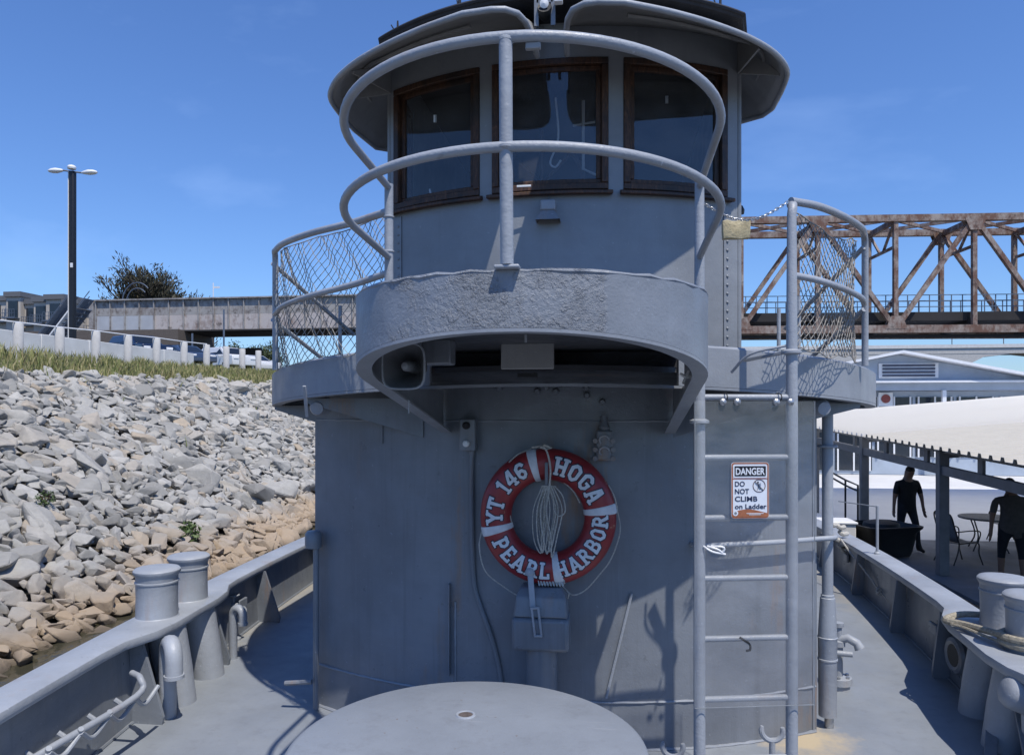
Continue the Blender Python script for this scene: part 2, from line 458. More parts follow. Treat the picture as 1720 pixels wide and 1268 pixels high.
def rock_mesh(seed, n=15):
    r = random.Random(seed); bm = bmesh.new()
    sx, sy, sz = 1.0, r.uniform(0.55, 0.85), r.uniform(0.38, 0.62)
    pts = []
    for _ in range(n):
        d = Vector((r.gauss(0, 1), r.gauss(0, 1), r.gauss(0, 1))).normalized()
        k = max(abs(d.x), abs(d.y), abs(d.z)); d = d / (k ** 0.55) * r.uniform(0.82, 1.0)
        bm.verts.new((d.x * sx * 0.5, d.y * sy * 0.5, d.z * sz * 0.5))
    res = bmesh.ops.convex_hull(bm, input=bm.verts)
    bmesh.ops.delete(bm, geom=[g for g in res['geom_interior'] if isinstance(g, bmesh.types.BMVert)], context='VERTS')
    bmesh.ops.dissolve_limit(bm, angle_limit=R(12), verts=bm.verts, edges=bm.edges)
    bmesh.ops.bevel(bm, geom=list(bm.edges), offset=0.022, segments=1, affect='EDGES', profile=0.6, clamp_overlap=True)
    me = bpy.data.meshes.new('rock'); bm.to_mesh(me); bm.free(); me.materials.append(ROCK); return me
rock_meshes = [rock_mesh(100 + i) for i in range(16)]
rock_data = [([v.co.copy() for v in m.vertices], [tuple(p.vertices) for p in m.polygons]) for m in rock_meshes]
spots = []; rr = random.Random(11)
slope = 13.2
def put_row(step, smin, smax, lift, y0, y1, keep=1.0):
    nrow = int(slope / (step * 0.8))
    for i in range(nrow + 1):
        y = y0
        while y < y1:
            yy = y + rr.uniform(-0.3, 0.3) * step; t = (i + rr.uniform(-0.35, 0.35)) / nrow
            y += step * rr.uniform(0.8, 1.15)
            if rr.random() > keep: continue
            xs = shore(yy); x = xs - t * (abs(xs + 20.0))
            if x < -18.9: continue
            s = rr.uniform(smin, smax) * (1.0 if rr.random() < 0.8 else 1.35)
            spots.append((x, yy, bank_z(x, yy) + lift * s, s))
put_row(0.48, 0.40, 0.74, 0.12, 5, 75)
put_row(0.32, 0.17, 0.40, 0.26, 5, 75, 0.85)
put_row(1.9, 0.75, 1.1, 0.18, 6, 60, 0.45)
for _ in range(260):      # small chips and cobbles along the water's edge
    y = rr.uniform(6, 40); x = shore(y) + rr.uniform(-1.0, 0.12)
    spots.append((x, y, bank_z(x, y) + 0.06, rr.uniform(0.15, 0.5)))
def place(sp):
    x, y, z, s = sp
    n = Vector((-(5.4 / 12.0), 0, 1)).normalized()
    tilt = Matrix.Rotation(R(24) + rr.gauss(0, 0.22), 4, 'Y') @ Matrix.Rotation(rr.gauss(0, 0.25), 4, 'X')
    return Matrix.Translation((x, y, z)) @ tilt @ Matrix.Rotation(rr.uniform(0, 6.28), 4, 'Z') @ Matrix.Diagonal((s * rr.uniform(0.9, 1.25), s * rr.uniform(0.8, 1.1), s * rr.uniform(0.8, 1.15), 1))
def seen_size(sp):
    x, y, z, s = sp
    D = -x * math.sin(YAW) + y * math.cos(YAW); l = x * math.cos(YAW) + y * math.sin(YAW)
    if D < 3: return 0
    px = 860 + FPX * l / D; py = HZN - FPX * (z - EYE) / D
    hull = (905 + (530 - px) * 0.52)        # the bulwark hides what is below this line
    if px < -5 or px > 525 or py > hull or (px > 445 and py < 600): return 0
    return s / D
order = sorted(spots, key=seen_size, reverse=True)
LAB_G = 'angular pale grey stone of the riprap slope on the river bank'
LAB_T = 'silt-tinted tan stone of the riprap at the water line'
for k, sp in enumerate(order[:300]):
    o = bpy.data.objects.new('rock', rock_meshes[k % 16]); COL.objects.link(o)
    o.matrix_world = place(sp)
    tanr = sp[2] - 0.018 * sp[1] < -1.0
    tag(o, LAB_T if tanr else LAB_G, 'rock', 'tan stones at the water line' if tanr else 'grey riprap stones')
mb = MB()
for k, sp in enumerate(order[300:]):
    vs, fs = rock_data[(k * 7) % 16]; M4 = place(sp); i = mb.add([M4 @ v for v in vs])
    for f in fs: mb.face([i + q for q in f])
tag(mb.build('riprap_stones', ROCK, smooth=0, fix=False), 'mass of smaller grey stones filling the sloping river bank', 'riprap', kind='stuff')

# ------------------------------------------------------------------ weeds and grass along the top of the bank
def grass_material():
    M = Mat('dry_grass'); g = M.n('ShaderNodeNewGeometry')
    c = M.ramp(g.outputs['Random Per Island'], (0.0, (0.12, 0.15, 0.045)), (0.5, (0.24, 0.245, 0.09)), (0.85, (0.34, 0.30, 0.15)), (1.0, (0.42, 0.36, 0.20)))
    return M.out(c, 0.85)
mb = MB(); gr = random.Random(5)
def blade(x, y, z, h, w, lean):
    a = gr.uniform(0, 6.28); dx, dy = math.cos(a) * w, math.sin(a) * w; b = gr.uniform(0, 6.28)
    lx, ly = math.cos(b) * lean, math.sin(b) * lean
    i = mb.add([(x - dx, y - dy, z), (x + dx, y + dy, z), (x + dx * 0.7 + lx * 0.4, y + dy * 0.7 + ly * 0.4, z + h * 0.6), (x - dx * 0.7 + lx * 0.4, y - dy * 0.7 + ly * 0.4, z + h * 0.6), (x + lx, y + ly, z + h)])
    mb.face((i, i + 1, i + 2, i + 3)); mb.face((i + 3, i + 2, i + 4))
for _ in range(24000):
    y = gr.uniform(12, 75); x = -18.75 - abs(gr.gauss(0, 1.5))
    if x < -23.6: continue
    clump = 0.5 + 0.5 * math.sin(y * 1.7 + math.sin(x * 2.1 + y * 0.6) * 2)
    near = max(0.0, 1 - (y - 14) / 22)
    h = gr.uniform(0.20, 0.46) * (0.75 + 0.8 * clump * (0.35 + near))
    blade(x, y, bank_z(x, y) - 0.08, h, gr.uniform(0.012, 0.03), h * gr.uniform(0.1, 0.6))
for _ in range(700):      # a few stalks between the upper rocks
    y = gr.uniform(22, 60); x = -20 + abs(gr.gauss(0, 2.2)); h = gr.uniform(0.1, 0.35)
    blade(x, y, bank_z(x, y) + 0.05, h, 0.02, h * 0.5)
tag(mb.build('grass', grass_material(), smooth=0, fix=False), 'tall dry green weeds along the top of the rock bank', 'grass', kind='stuff')

LEAF = simple('shrub_leaf', (0.085, 0.13, 0.035), 0.6, 0, 0.5, 3.0, kind='Position')
def leaf_cloud(mb, c, rad, n, size, rng, squash=1.0, shell=0.35):
    for _ in range(n):
        d = Vector((rng.gauss(0, 1), rng.gauss(0, 1), rng.gauss(0, 1))).normalized() * rad * (shell + (1 - shell) * rng.random() ** 0.6)
        d.z *= squash; p = Vector(c) + d
        a = Vector((rng.gauss(0, 1), rng.gauss(0, 1), rng.gauss(0, 1))).normalized(); b = a.cross(Vector((rng.gauss(0, 1), rng.gauss(0, 1), rng.gauss(0, 1)))).normalized()
        s = size * rng.uniform(0.6, 1.3)
        i = mb.add([p - a * s, p + b * s * 0.4, p + a * s, p - b * s * 0.4]); mb.face((i, i + 1, i + 2, i + 3))
def bank_shrub(px, py, D, rad, n, label):
    p = atw(px, py, D); r = random.Random(int(px)); root = empty('shrub', p)
    m = MB(); leaf_cloud(m, (0, 0, rad * 0.5), rad, n, rad * 0.22, r, 0.9); m.build('foliage', LEAF, root, smooth=0, fix=False)
    m = MB()
    for k in range(6):
        a = k * 1.05; m.tube([(0, 0, -0.03), (math.cos(a) * rad * 0.3, math.sin(a) * rad * 0.3, rad * 0.5), (math.cos(a) * rad * 0.6, math.sin(a) * rad * 0.6, rad)], [0.012, 0.008, 0.004], 5)
    m.build('stem', WOOD, root); tag(root, label, 'shrub')
bank_shrub(316, 905, 17.9, 0.30, 260, 'small bright green shrub among the lower tan rocks')
bank_shrub(76, 845, 15.8, 0.20, 150, 'small weed sprouting between the grey rocks at left')

# ================================================================== THE TUGBOAT
tug = tag(empty('tugboat', (TX, 0, 0)), 'grey steel tugboat with round-fronted wheelhouse and railed lookout platform', 'tugboat')

# ---- hull, deck, bulwarks
def beam_w(y): return 3.40 - (0.0098 * (12 - y) ** 2 if y < 12 else 0.0)
def cap_z(y): return 0.715 - 0.0215 * y
YS = [-4 + 0.5 * i for i in range(49)]
mb = MB(); mb.strip([(-beam_w(y) - 0.02, y, 0) for y in YS], [(beam_w(y) + 0.02, y, 0) for y in YS])
mb.build('deck', DECK, tug, smooth=0)
for sg in (-1, 1):
    mb = MB()
    inner = [(sg * beam_w(y), y) for y in YS]; outer = [(sg * (beam_w(y) + 0.05), y) for y in YS]
    prof = []
    for (xi, y), (xo, _) in zip(inner, outer):
        zc = cap_z(y) - 0.02
        prof.append([(xi, y, -0.05), (xi + sg * 0.03, y, zc), (xo + sg * 0.03, y, zc), (xo, y, 0.1), (xo - sg * 0.12, y, -1.9), (xi - sg * 0.12, y, -1.9)])
    mb.loft(prof)
    bw = mb.build('bulwark', PAINT, tug, smooth=35)
    mb = MB(); prof = []
    for k in range(len(YS) * 2 - 1):
        y = YS[0] + k * 0.25
        # the cap widens into a shelf that carries the bollards
        sh = 0.14 * (0.5 + 0.5 * math.cos(math.pi * min(1.0, max(0.0, (abs(y - 5.38) - 0.45) / 0.55))))
        xi, xo, z = beam_w(y) - 0.05 - sh, beam_w(y) + 0.20, cap_z(y)
        prof.append([(sg * xi, y, z - 0.045), (sg * (xi - 0.012), y, z - 0.02), (sg * xi, y, z + 0.012), (sg * (xi + 0.04), y, z + 0.022), (sg * (xo - 0.03), y, z + 0.022), (sg * xo, y, z), (sg * xo, y, z - 0.05)])
    mb.loft(prof)
    mb.build('cap_rail', PAINT_PIPE, bw, smooth=50)
    for y in ((2.35, 4.72, 5.9, 7.15, 8.9, 10.9, 13.0) if sg < 0 else (4.55, 6.35, 7.6, 9.1, 10.7, 12.6)):
        x = beam_w(y); z = cap_z(y) - 0.046; sd_ = 0.22 if sg < 0 else 0.12
        m = MB(); m.prism([(sg * (x + 0.01), y - 0.012, 0.0), (sg * (x - sd_), y - 0.012, 0.0), (sg * (x - sd_ - 0.01), y - 0.012, 0.05), (sg * (x - 0.07), y - 0.012, z), (sg * (x + 0.02), y - 0.012, z)], (0, 0.024, 0))
        m.build('stay', PAINT, bw, smooth=0)
    m = MB(); m.tube([(sg * (beam_w(y) - 0.004), y, 0.006) for y in YS], 0.012, 6); m.build('weld_bead', PAINT, bw)
    # freeing ports / chafed patches: small welded pads on the plating
    for y in (6.7, 9.8):
        m = MB(); m.box((sg * (beam_w(y) - 0.01), y, 0.30), (0.03, 0.16, 0.10)); m.build('doubler_plate', PAINT, bw, bev=0.01)

# ---- bollards standing on the bulwark shelf, with goosenecks and supports below
BOLL = {-1: ((-2.95, 5.10), (-3.03, 5.65)), 1: ((3.05, 5.10), (3.15, 5.65))}
def bollard_mesh():
    prof = [(0.0, 0.372), (0.10, 0.370), (0.150, 0.362), (0.163, 0.348), (0.163, 0.330), (0.153, 0.318), (0.146, 0.300), (0.143, 0.15), (0.146, 0.01), (0.155, 0.0)]
    return MB().lathe(list(reversed(prof)), 32)
for sg in (-1, 1):
    for k, (x, y) in enumerate(BOLL[sg]):
        b = bollard_mesh().build('bollard', PAINT_PIPE, tug, loc=(x, y, cap_z(y) + 0.02))
        m = MB(); m.lathe([(0.148, 0.255), (0.152, 0.258), (0.152, 0.268), (0.148, 0.271)], 28); m.build('collar', PAINT_PIPE, b)
        zz = cap_z(y)
        # tapered support running from the shelf to the deck
        m = MB()
        m.loft([[(-sg * dx + math.cos(a) * rx, math.sin(a) * rx, z) for a in [q * math.pi / 12 for q in range(24)]] for dx, rx, z in ((0.17, 0.125, -zz - 0.02), (0.13, 0.13, -zz * 0.6), (0.06, 0.142, -0.05))])
        m.build('support', PAINT_PIPE, b)
# vent goosenecks in front of the left bollards, and a large one at the lower right
def gooseneck(name, base, h, r, out, parent, mat=PAINT_PIPE):
    bx, by, bz = base; o = Vector(out).normalized(); pts = [Vector(base), Vector((bx, by, bz + h))]
    for k in range(1, 9):
        a = math.pi * k / 8; q = 1.55 * r
        pts.append(Vector((bx, by, bz + h)) + o * (q * (1 - math.cos(a))) + Vector((0, 0, q * math.sin(a) * 1.1)))
    pts.append(pts[-1] + Vector((0, 0, -1.8 * r)))
    m = MB(); m.tube(pts, r, 14); ob = m.build(name, mat, parent)
    m = MB(); m.tube([pts[-1] + V(0, 0, 0.012), pts[-1] + V(0, 0, -0.012)], r * 1.15, 14); m.build('lip', mat, ob)
    return ob
gooseneck('gooseneck_vent', (-2.70, 4.84, 0.0), 0.44, 0.058, (0.7, -0.7, 0), tug)
gooseneck('gooseneck_vent', (-2.86, 6.05, 0.0), 0.38, 0.036, (1, -0.3, 0), tug)
# frame with loops along the inside of the left bulwark (a stowage rack)
path = [at(222, 1130, 4.85), at(236, 1140, 4.75), at(228, 1170, 4.65), at(75, 1262, 3.95), at(-20, 1320, 3.55)]
m = MB(); m.tube(smooth_path(path, 5), 0.021, 10); rk = m.build('stowage_rack', PAINT_PIPE, tug)
for k in range(5):
    t = k / 4.6; p = lerp(at(228, 1168, 4.65), at(-20, 1318, 3.55), t); q = p + V(-0.16, 0.02, -0.04)
    m = MB(); m.tube(smooth_path([p, lerp(p, q, 0.5) + V(0, 0.03, -0.07), q], 4), 0.016, 8); m.build('rung', PAINT_PIPE, rk)
    m = MB(); m.tube(smooth_path([p + V(0, 0.0, -0.02), p + V(-0.02, 0.12, -0.10), p + V(-0.01, 0.25, -0.03)], 4), 0.014, 8); m.build('hook_bar', PAINT_PIPE, rk)
m = MB(); m.tube([at(205, 1200, 4.55) + V(-.14, 0, -.03), at(20, 1312, 3.75) + V(-.14, 0, -.03)], 0.014, 8); m.build('back_bar', PAINT_PIPE, rk)
# little hose valve by the left bulwark
vb = at(392, 1072, 6.95); vb.z = 0.0
m = MB(); m.lathe([(0.07, 0), (0.07, 0.02), (0.034, 0.03), (0.034, 0.16), (0.048, 0.17), (0.048, 0.20), (0.03, 0.21), (0.03, 0.30), (0.045, 0.31), (0.045, 0.34), (0.012, 0.35), (0.012, 0.42), (0, 0.42)], 14)
hv = m.build('hose_valve', PAINT_PIPE, tug, loc=vb)
m = MB(); m.tube([(0, 0, 0.26), (0.07, -0.03, 0.28), (0.13, -0.05, 0.30)], [0.03, 0.028, 0.036], 10); m.build('spout', PAINT_PIPE, hv)
m = MB(); m.tube([(math.cos(a) * 0.05, 0.0 + math.sin(a) * 0.05, 0.42) for a in [k * math.pi / 6 for k in range(12)]], 0.009, 6, closed=True); m.build('hand_wheel', PAINT_PIPE, hv)
# hinge brackets / conduit on the right bulwark
m = MB()
for k in range(2): m.tube(smooth_path([at(1572 + 8 * k, 1010, 6.9), at(1560 + 8 * k, 1030, 6.85), at(1566 + 8 * k, 1046, 6.85), at(1578 + 8 * k, 1036, 6.9)], 4), 0.012, 6)
m.build('shackle', PAINT_PIPE, tug)
# fairlead ring in the right bulwark
m = MB(); ring = []
fc = Vector((beam_w(6.2) - 0.03, 6.12, 0.26))
m.tube([fc + V(0, math.cos(a) * 0.12, math.sin(a) * 0.11) for a in [k * math.pi / 10 for k in range(20)]], 0.035, 8, closed=True); fl = m.build('fairlead', PAINT, tug)
m = MB(); m.lathe([(0.115, 0), (0.115, 0.02), (0, 0.02)], 20, fc + V(-0.005, 0, 0), Matrix.Rotation(R(-90), 3, 'Y')); m.build('fairlead_hole', BLACK, fl)
# vent head on struts in the right foreground
c = at(1728, 1172, 4.35)
m = MB(); m.lathe([(0.0, 0.15), (0.05, 0.148), (0.085, 0.13), (0.10, 0.10), (0.105, 0.0), (0.10, -0.08), (0.06, -0.09)], 22, c, Matrix.Rotation(R(-70), 3, 'Y') )
vh = m.build('vent_head', PAINT_PIPE, tug)
m = MB(); m.tube([c + V(0, 0, -0.02), V(c.x + 0.02, c.y + 0.02, 0.0)], 0.04, 12); m.build('pipe', PAINT_PIPE, vh)
m = MB(); m.beam(at(1712, 1195, 4.5), V(2.66, 4.28, 0.0), 0.05, 0.03); m.build('strut', PAINT, vh, bev=0.004)
m = MB(); m.beam(at(1668, 1180, 5.0), V(2.62, 4.72, 0.0), 0.07, 0.03); m.build('brace', PAINT, tug, bev=0.004)

# ---- deckhouse: shallow curved front, straight sides
HR, HCY, HX = 3.41, 8.11, 1.76
def house_y(x): return HCY - math.sqrt(HR * HR - x * x)
def house_plan(off=0.0, n=48, aft=15.0):
    hx = HX + off; r = HR + off; pts = [(-hx, aft)]
    yc = HCY - math.sqrt(r * r - hx * hx)
    for k in range(4, 0, -1): pts.append((-hx, yc + 0.06 + (aft - yc) * (k / 5) ** 2))
    for k in range(n + 1):
        x = -hx + 2 * hx * k / n
        # slightly eased corner
        pts.append((x, HCY - math.sqrt(r * r - x * x)))
    for k in range(1, 5): pts.append((hx, yc + 0.06 + (aft - yc) * (k / 5) ** 2))
    pts.append((hx, aft)); return pts
mb = MB(); hp = house_plan()
zs = [0, 0.3, 0.7, 1.1, 1.5, 1.9, 2.30]
mb.loft([[(x, y, z) for x, y in hp] for z in zs], closed=False)
dh = mb.build('deckhouse', PAINT, tug, smooth=30)
def bead(z, r, x0, x1, off=0.0, parent=dh, mat=PAINT_CLEAN, name='weld_bead'):
    m = MB(); n = 90
    m.tube([(lerp(x0, x1, k / n), house_y(lerp(x0, x1, k / n)) - off + random.uniform(-.002, .002), z + random.uniform(-.0015, .0015)) for k in range(n + 1)], [r * random.uniform(0.8, 1.25) for _ in range(n + 1)], 6)
    return m.build(name, mat, parent)
bead(0.305, 0.009, -1.74, 1.75); bead(2.085, 0.006, -1.74, 1.74); bead(0.004, 0.012, -1.75, 1.75)
# vertical welded seams and drip lines
for x, z0, z1 in ((1.735, 0.0, 2.2), (-0.62, 0.05, 0.9)):
    m = MB(); n = 40
    m.tube([(x, house_y(x) - 0.003, lerp(z0, z1, k / n)) for k in range(n + 1)], [0.007 * random.uniform(0.7, 1.4) for _ in range(n + 1)], 6); m.build('seam', PAINT_CLEAN, dh)
# bent flat bars welded on the front (ring holder irons)
m = MB(); m.beam((-0.66, house_y(-0.66) - 0.02, 1.02), (-0.66, house_y(-0.66) - 0.02, 0.42), 0.035, 0.012); m.build('flat_bar', PAINT, dh, bev=0.003)
m = MB(); m.tube([(0.52, house_y(0.52) - 0.015, 1.0), (0.36, house_y(0.36) - 0.015, 0.34)], 0.009, 6); m.build('stay_wire', PAINT_PIPE, dh)
# handrail curving round the right corner
pts = [(x, house_y(x) - 0.075, 1.305) for x in [0.95 + 0.1 * k for k in range(9)]]
pts = [(0.90, house_y(0.9) - 0.0, 1.305)] + pts + [(1.86, 5.16, 1.305), (1.89, 5.26, 1.30), (1.84, 5.36, 1.29)]
m = MB(); m.tube(smooth_path(pts, 4), 0.017, 10); m.build('handrail', PAINT_PIPE, dh)
# corner pipe on the right with its tapered foot
pc = at(1390, 1000, 5.03)
m = MB(); m.lathe([(0.0, 2.2), (0.036, 2.2), (0.036, 0.905), (0.043, 0.90), (0.043, 0.885), (0.048, 0.88), (0.062, 0.62), (0.067, 0.615), (0.062, 0.60), (0.058, 0.08), (0, 0.08)][::-1], 20, (pc.x, pc.y, 0))
cp = m.build('corner_pipe', PAINT_PIPE, tug)
m = MB(); m.lathe([(0.03, 0.0), (0.03, 0.10)], 14, (pc.x + .01, pc.y, 0)); m.build('pipe_foot', STEEL, cp)
for z in (0.455, 1.9):
    m = MB(); m.lathe([(0.061, z), (0.066, z + .004), (0.066, z + .014), (0.061, z + .018)], 18, (pc.x, pc.y, 0)); m.build('weld_ring', PAINT_PIPE, cp)
m = MB(); m.tube([(pc.x - 0.10, pc.y - 0.06, 2.1), (pc.x - 0.10, pc.y - 0.06, 1.35), (pc.x - 0.09, pc.y - 0.05, 0.12)], 0.012, 8); m.build('conduit', PAINT_PIPE, cp)
# fire hydrant valve standing behind that corner
hb = at(1408, 1140, 5.75)
m = MB(); m.lathe([(0.085, 0.0), (0.085, 0.03), (0.05, 0.035), (0.05, hb.z - 0.03), (0.10, hb.z - 0.03), (0.10, hb.z + 0.02), (0.034, hb.z + 0.03), (0.034, hb.z + 0.25), (0.05, hb.z + 0.26), (0.05, hb.z + 0.30), (0.026, hb.z + 0.31), (0.026, hb.z + 0.40), (0.04, hb.z + 0.41), (0.04, hb.z + 0.44), (0, hb.z + 0.44)], 18)
hy = m.build('hydrant_valve', PAINT_PIPE, tug, loc=(hb.x, hb.y, 0))
m = MB(); m.tube([(0.0, 0, hb.z + 0.30), (0.06, -0.03, hb.z + 0.33), (0.12, -0.05, hb.z + 0.30), (0.14, -0.06, hb.z + 0.26)], [0.032, 0.034, 0.034, 0.04], 12); m.build('outlet', PAINT_PIPE, hy)
m = MB(); m.tube([(-0.03, -0.06, hb.z + 0.22), (0.08, -0.08, hb.z + 0.22)], 0.022, 10); m.build('side_spindle', PAINT_PIPE, hy)
for k in range(6):
    a = k * 1.047 + 0.3; m = MB(); m.lathe([(0.014, 0), (0.014, 0.018), (0, 0.018)], 6, (math.cos(a) * .075, math.sin(a) * .075, hb.z + 0.02)); m.build('bolt', STEEL, hy)
# pipes down the left corner
pl = at(531, 1000, 5.30)
m = MB(); m.tube([(pl.x, pl.y, 1.24), (pl.x, pl.y, 0.02)], 0.022, 10); lp = m.build('drain_pipe', PAINT, tug)
m = MB(); m.lathe([(0.055, -0.05), (0.06, -0.03), (0.06, 0.05), (0.045, 0.07), (0, 0.075)], 16, (pl.x - 0.02, pl.y, 1.22)); m.build('pipe_head', PAINT, lp)
m = MB(); m.tube([(pl.x - 0.02, pl.y - .03, 0.22), (pl.x - 0.22, pl.y - 0.03, 0.20)], 0.018, 8); m.build('cleat', PAINT, lp)
# mooring prongs (forked irons) at the foot of the ladder
def fork(px, py, D, name='forked_iron'):
    p = at(px, py, D); m = MB()
    m.tube([(p.x, p.y, 0), (p.x, p.y, p.z - 0.10)], 0.018, 10); o = m.build(name, PAINT_PIPE, tug)
    m = MB(); m.tube([(p.x + math.cos(a) * 0.062, p.y, p.z - 0.035 + math.sin(a) * 0.062) for a in [math.pi * (0.88 + 1.22 * k / 12) for k in range(13)]], [0.010] + [0.016] * 11 + [0.012], 8); m.build('prong', PAINT_PIPE, o)
fork(1297, 1216, 4.35); fork(1130, 1243, 4.45)

# ---- switch box, conduit, socket box and odd fittings under the platform
def wall_pt(px, py, off=0.0):
    """point on the deckhouse front seen at that pixel"""
    best = None
    for k in range(400, 560):
        p = at(px, py, k / 100); d = abs(p.y - (house_y(max(-1.75, min(1.75, p.x))) - off))
        if best is None or d < best[0]: best = (d, p)
    return best[1]
p = wall_pt(787, 730, 0.05)
m = MB(); m.box(p, (0.105, 0.09, 0.205)); sb = m.build('switch_box', PAINT, tug, bev=0.008)
for dz, mt, rr_ in ((0.06, BLACK, 0.024), (-0.055, WHITE, 0.021)):
    m = MB(); m.lathe([(rr_, 0), (rr_, 0.02), (rr_ * .6, 0.028), (0, 0.028)], 16, p + V(-0.005, -0.046, dz), Matrix.Rotation(R(90), 3, 'X')); m.build('button', mt, sb)
pts = [wall_pt(x, y, 0.02) for x, y in ((793, 758), (792, 800), (793, 900), (797, 980), (808, 1020), (824, 1065), (838, 1120), (845, 1175))]
m = MB(); m.tube(smooth_path(pts, 5), 0.015, 8); m.build('cable', PAINT, sb)
m = MB(); m.lathe([(0.02, 0), (0.02, 0.03)], 10, wall_pt(793, 765, 0.02)); m.build('gland', PAINT, sb)
p = wall_pt(1015, 748, 0.05)
m = MB(); m.box(p, (0.10, 0.09, 0.19)); jb = m.build('socket_box', PAINT, tug, bev=0.012)
for k in range(6):
    m = MB(); q = p + V((-1) ** k * 0.055, -0.03, -0.08 + 0.055 * (k // 2)); m.lathe([(0.016, 0), (0.016, 0.03), (0, 0.03)], 8, q, Matrix.Rotation(R(90), 3, 'X')); m.build('lug', PAINT, jb)
for k in range(2):
    m = MB(); m.tube([p + V(math.cos(a) * 0.03, -0.055, -0.035 + 0.07 * k + math.sin(a) * 0.028) for a in [q * math.pi / 7 for q in range(10)]], 0.007, 6); m.build('clip', PAINT_PIPE, jb)
m = MB(); m.lathe([(0.03, 0), (0.036, 0.02), (0.022, 0.05), (0.02, 0.09)], 12, p + V(0, 0, 0.095)); m.build('gland', PAINT, jb)
for (px, py) in ((700, 655), (918, 650), (903, 657), (934, 657), (985, 652), (986, 664), (1012, 675), (840, 652)):
    m = MB(); q = wall_pt(px, py, 0.0); m.lathe([(0.022, 0), (0.022, 0.03), (0.012, 0.045), (0, 0.045)], 8, q, Matrix.Rotation(R(90), 3, 'X')); m.build('stud', PAINT, dh)
# ---- fill pipe with its lidded valve box below the life ring
p = wall_pt(910, 1050, 0.16); px_, py_ = p.x, p.y
m = MB(); m.lathe([(0.098, 0.0), (0.095, 0.02), (0.095, 0.78), (0, 0.78)], 24, (px_, py_, 0)); fp = m.build('fill_pipe', PAINT, tug)
m = MB(); m.box((px_, py_, 0.80), (0.345, 0.24, 0.20)); bx_ = m.build('valve_box', PAINT, fp, bev=0.022)
m = MB()
m.loft([[(px_ - .165, py_ - .11, .902), (px_ + .165, py_ - .11, .902), (px_ + .165, py_ + .11, .902), (px_ - .165, py_ + .11, .902)],
        [(px_ - .15, py_ - .09, 1.02), (px_ + .15, py_ - .09, 1.02), (px_ + .15, py_ + .10, 1.02), (px_ - .15, py_ + .10, 1.02)],
        [(px_ - .13, py_ - .04, 1.07), (px_ + .13, py_ - .04, 1.07), (px_ + .13, py_ + .10, 1.07), (px_ - .13, py_ + .10, 1.07)]])
m.build('lid', PAINT, fp, bev=0.012)
m = MB(); m.beam((px_ - .065, py_ - .06, 1.16), (px_ - .045, py_ - .112, 0.97), 0.035, 0.014); m.build('hasp_strap', PAINT_PIPE, fp, bev=0.003)
m = MB(); m.lathe([(0.03, 0), (0.032, 0.02), (0.02, 0.04), (0, 0.045)], 12, (px_ - .068, py_ - .05, 1.15)); m.build('hasp_knob', PAINT_PIPE, fp)
m = MB()
for s_ in (-1, 1): m.beam((px_ - .030 + s_ * 0.02, py_ - .127, 0.97), (px_ - .010 + s_ * 0.02, py_ - .127, 0.80), 0.012, 0.014)
m.beam((px_ - .058, py_ - .127, 0.965), (px_ - .004, py_ - .127, 0.97), 0.014, 0.014); m.beam((px_ - .035, py_ - .127, 0.80), (px_ + .016, py_ - .127, 0.802), 0.014, 0.014)
m.build('turnbuckle', PAINT_PIPE, fp, bev=0.003)
m = MB()
for k in range(9): m.tube(smooth_path([(px_ - .02 + k * .018, py_ - .03, 1.12), (px_ - .011 + k * .018, py_ - .035, 1.08), (px_ - .002 + k * .018, py_ - .03, 1.12)], 3), 0.004, 5)
m.build('spring', STEEL, fp)

# ---- bridge deck: round front, cambered, with a deep coaming
WR, WCY = 2.42, 6.42
def wing_pt(t, r=WR):
    if abs(t) <= 90: return (r * math.sin(R(t)), WCY - r * math.cos(R(t)))
    return (math.copysign(r, t), WCY + (abs(t) - 90) * 0.12)
def camber(x): return -0.02 * x * x
WT = list(range(-150, 151, 3))
mb = MB()
# the coaming stops where the lookout platform opens into it
for ts in ([t for t in WT if t <= -15] + [-16.2], [18.2] + [t for t in WT if t >= 21]):
    prof = []
    for t in sorted(ts):
        x, y = wing_pt(t); xi, yi = wing_pt(t, WR - 0.025); c = camber(x)
        prof.append([(x, y, 2.30 + c), (x, y, 2.515 + c), (xi, yi, 2.53 + c), (xi, yi, 2.30 + c)])
    mb.loft(prof)
bd = mb.build('bridge_coaming', PAINT_CLEAN, tug, smooth=40)
mb = MB()
for zz, nm in ((2.40, 'bridge_deck'),):
    fr = [wing_pt(t, WR - 0.02) for t in WT]; h = len(fr) // 2
    a = [(x, y, zz + camber(x)) for x, y in fr[:h + 1]]; b = [(x, y, zz + camber(x)) for x, y in reversed(fr[h:])]
    mb.strip(a, b)
o = mb.build('bridge_deck', UNDER_SHADE, bd, smooth=0)
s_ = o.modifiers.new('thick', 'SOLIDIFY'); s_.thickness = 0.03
mb = MB()     # inward flange under the coaming
prof = [[(wing_pt(t)[0], wing_pt(t)[1], 2.298 + camber(wing_pt(t)[0])), (wing_pt(t, WR - .07)[0], wing_pt(t, WR - .07)[1], 2.298 + camber(wing_pt(t)[0])), (wing_pt(t, WR - .07)[0], wing_pt(t, WR - .07)[1], 2.284 + camber(wing_pt(t)[0])), (wing_pt(t)[0], wing_pt(t)[1], 2.284 + camber(wing_pt(t)[0]))] for t in WT]
mb.loft(prof); mb.build('flange', PAINT_CLEAN, bd)
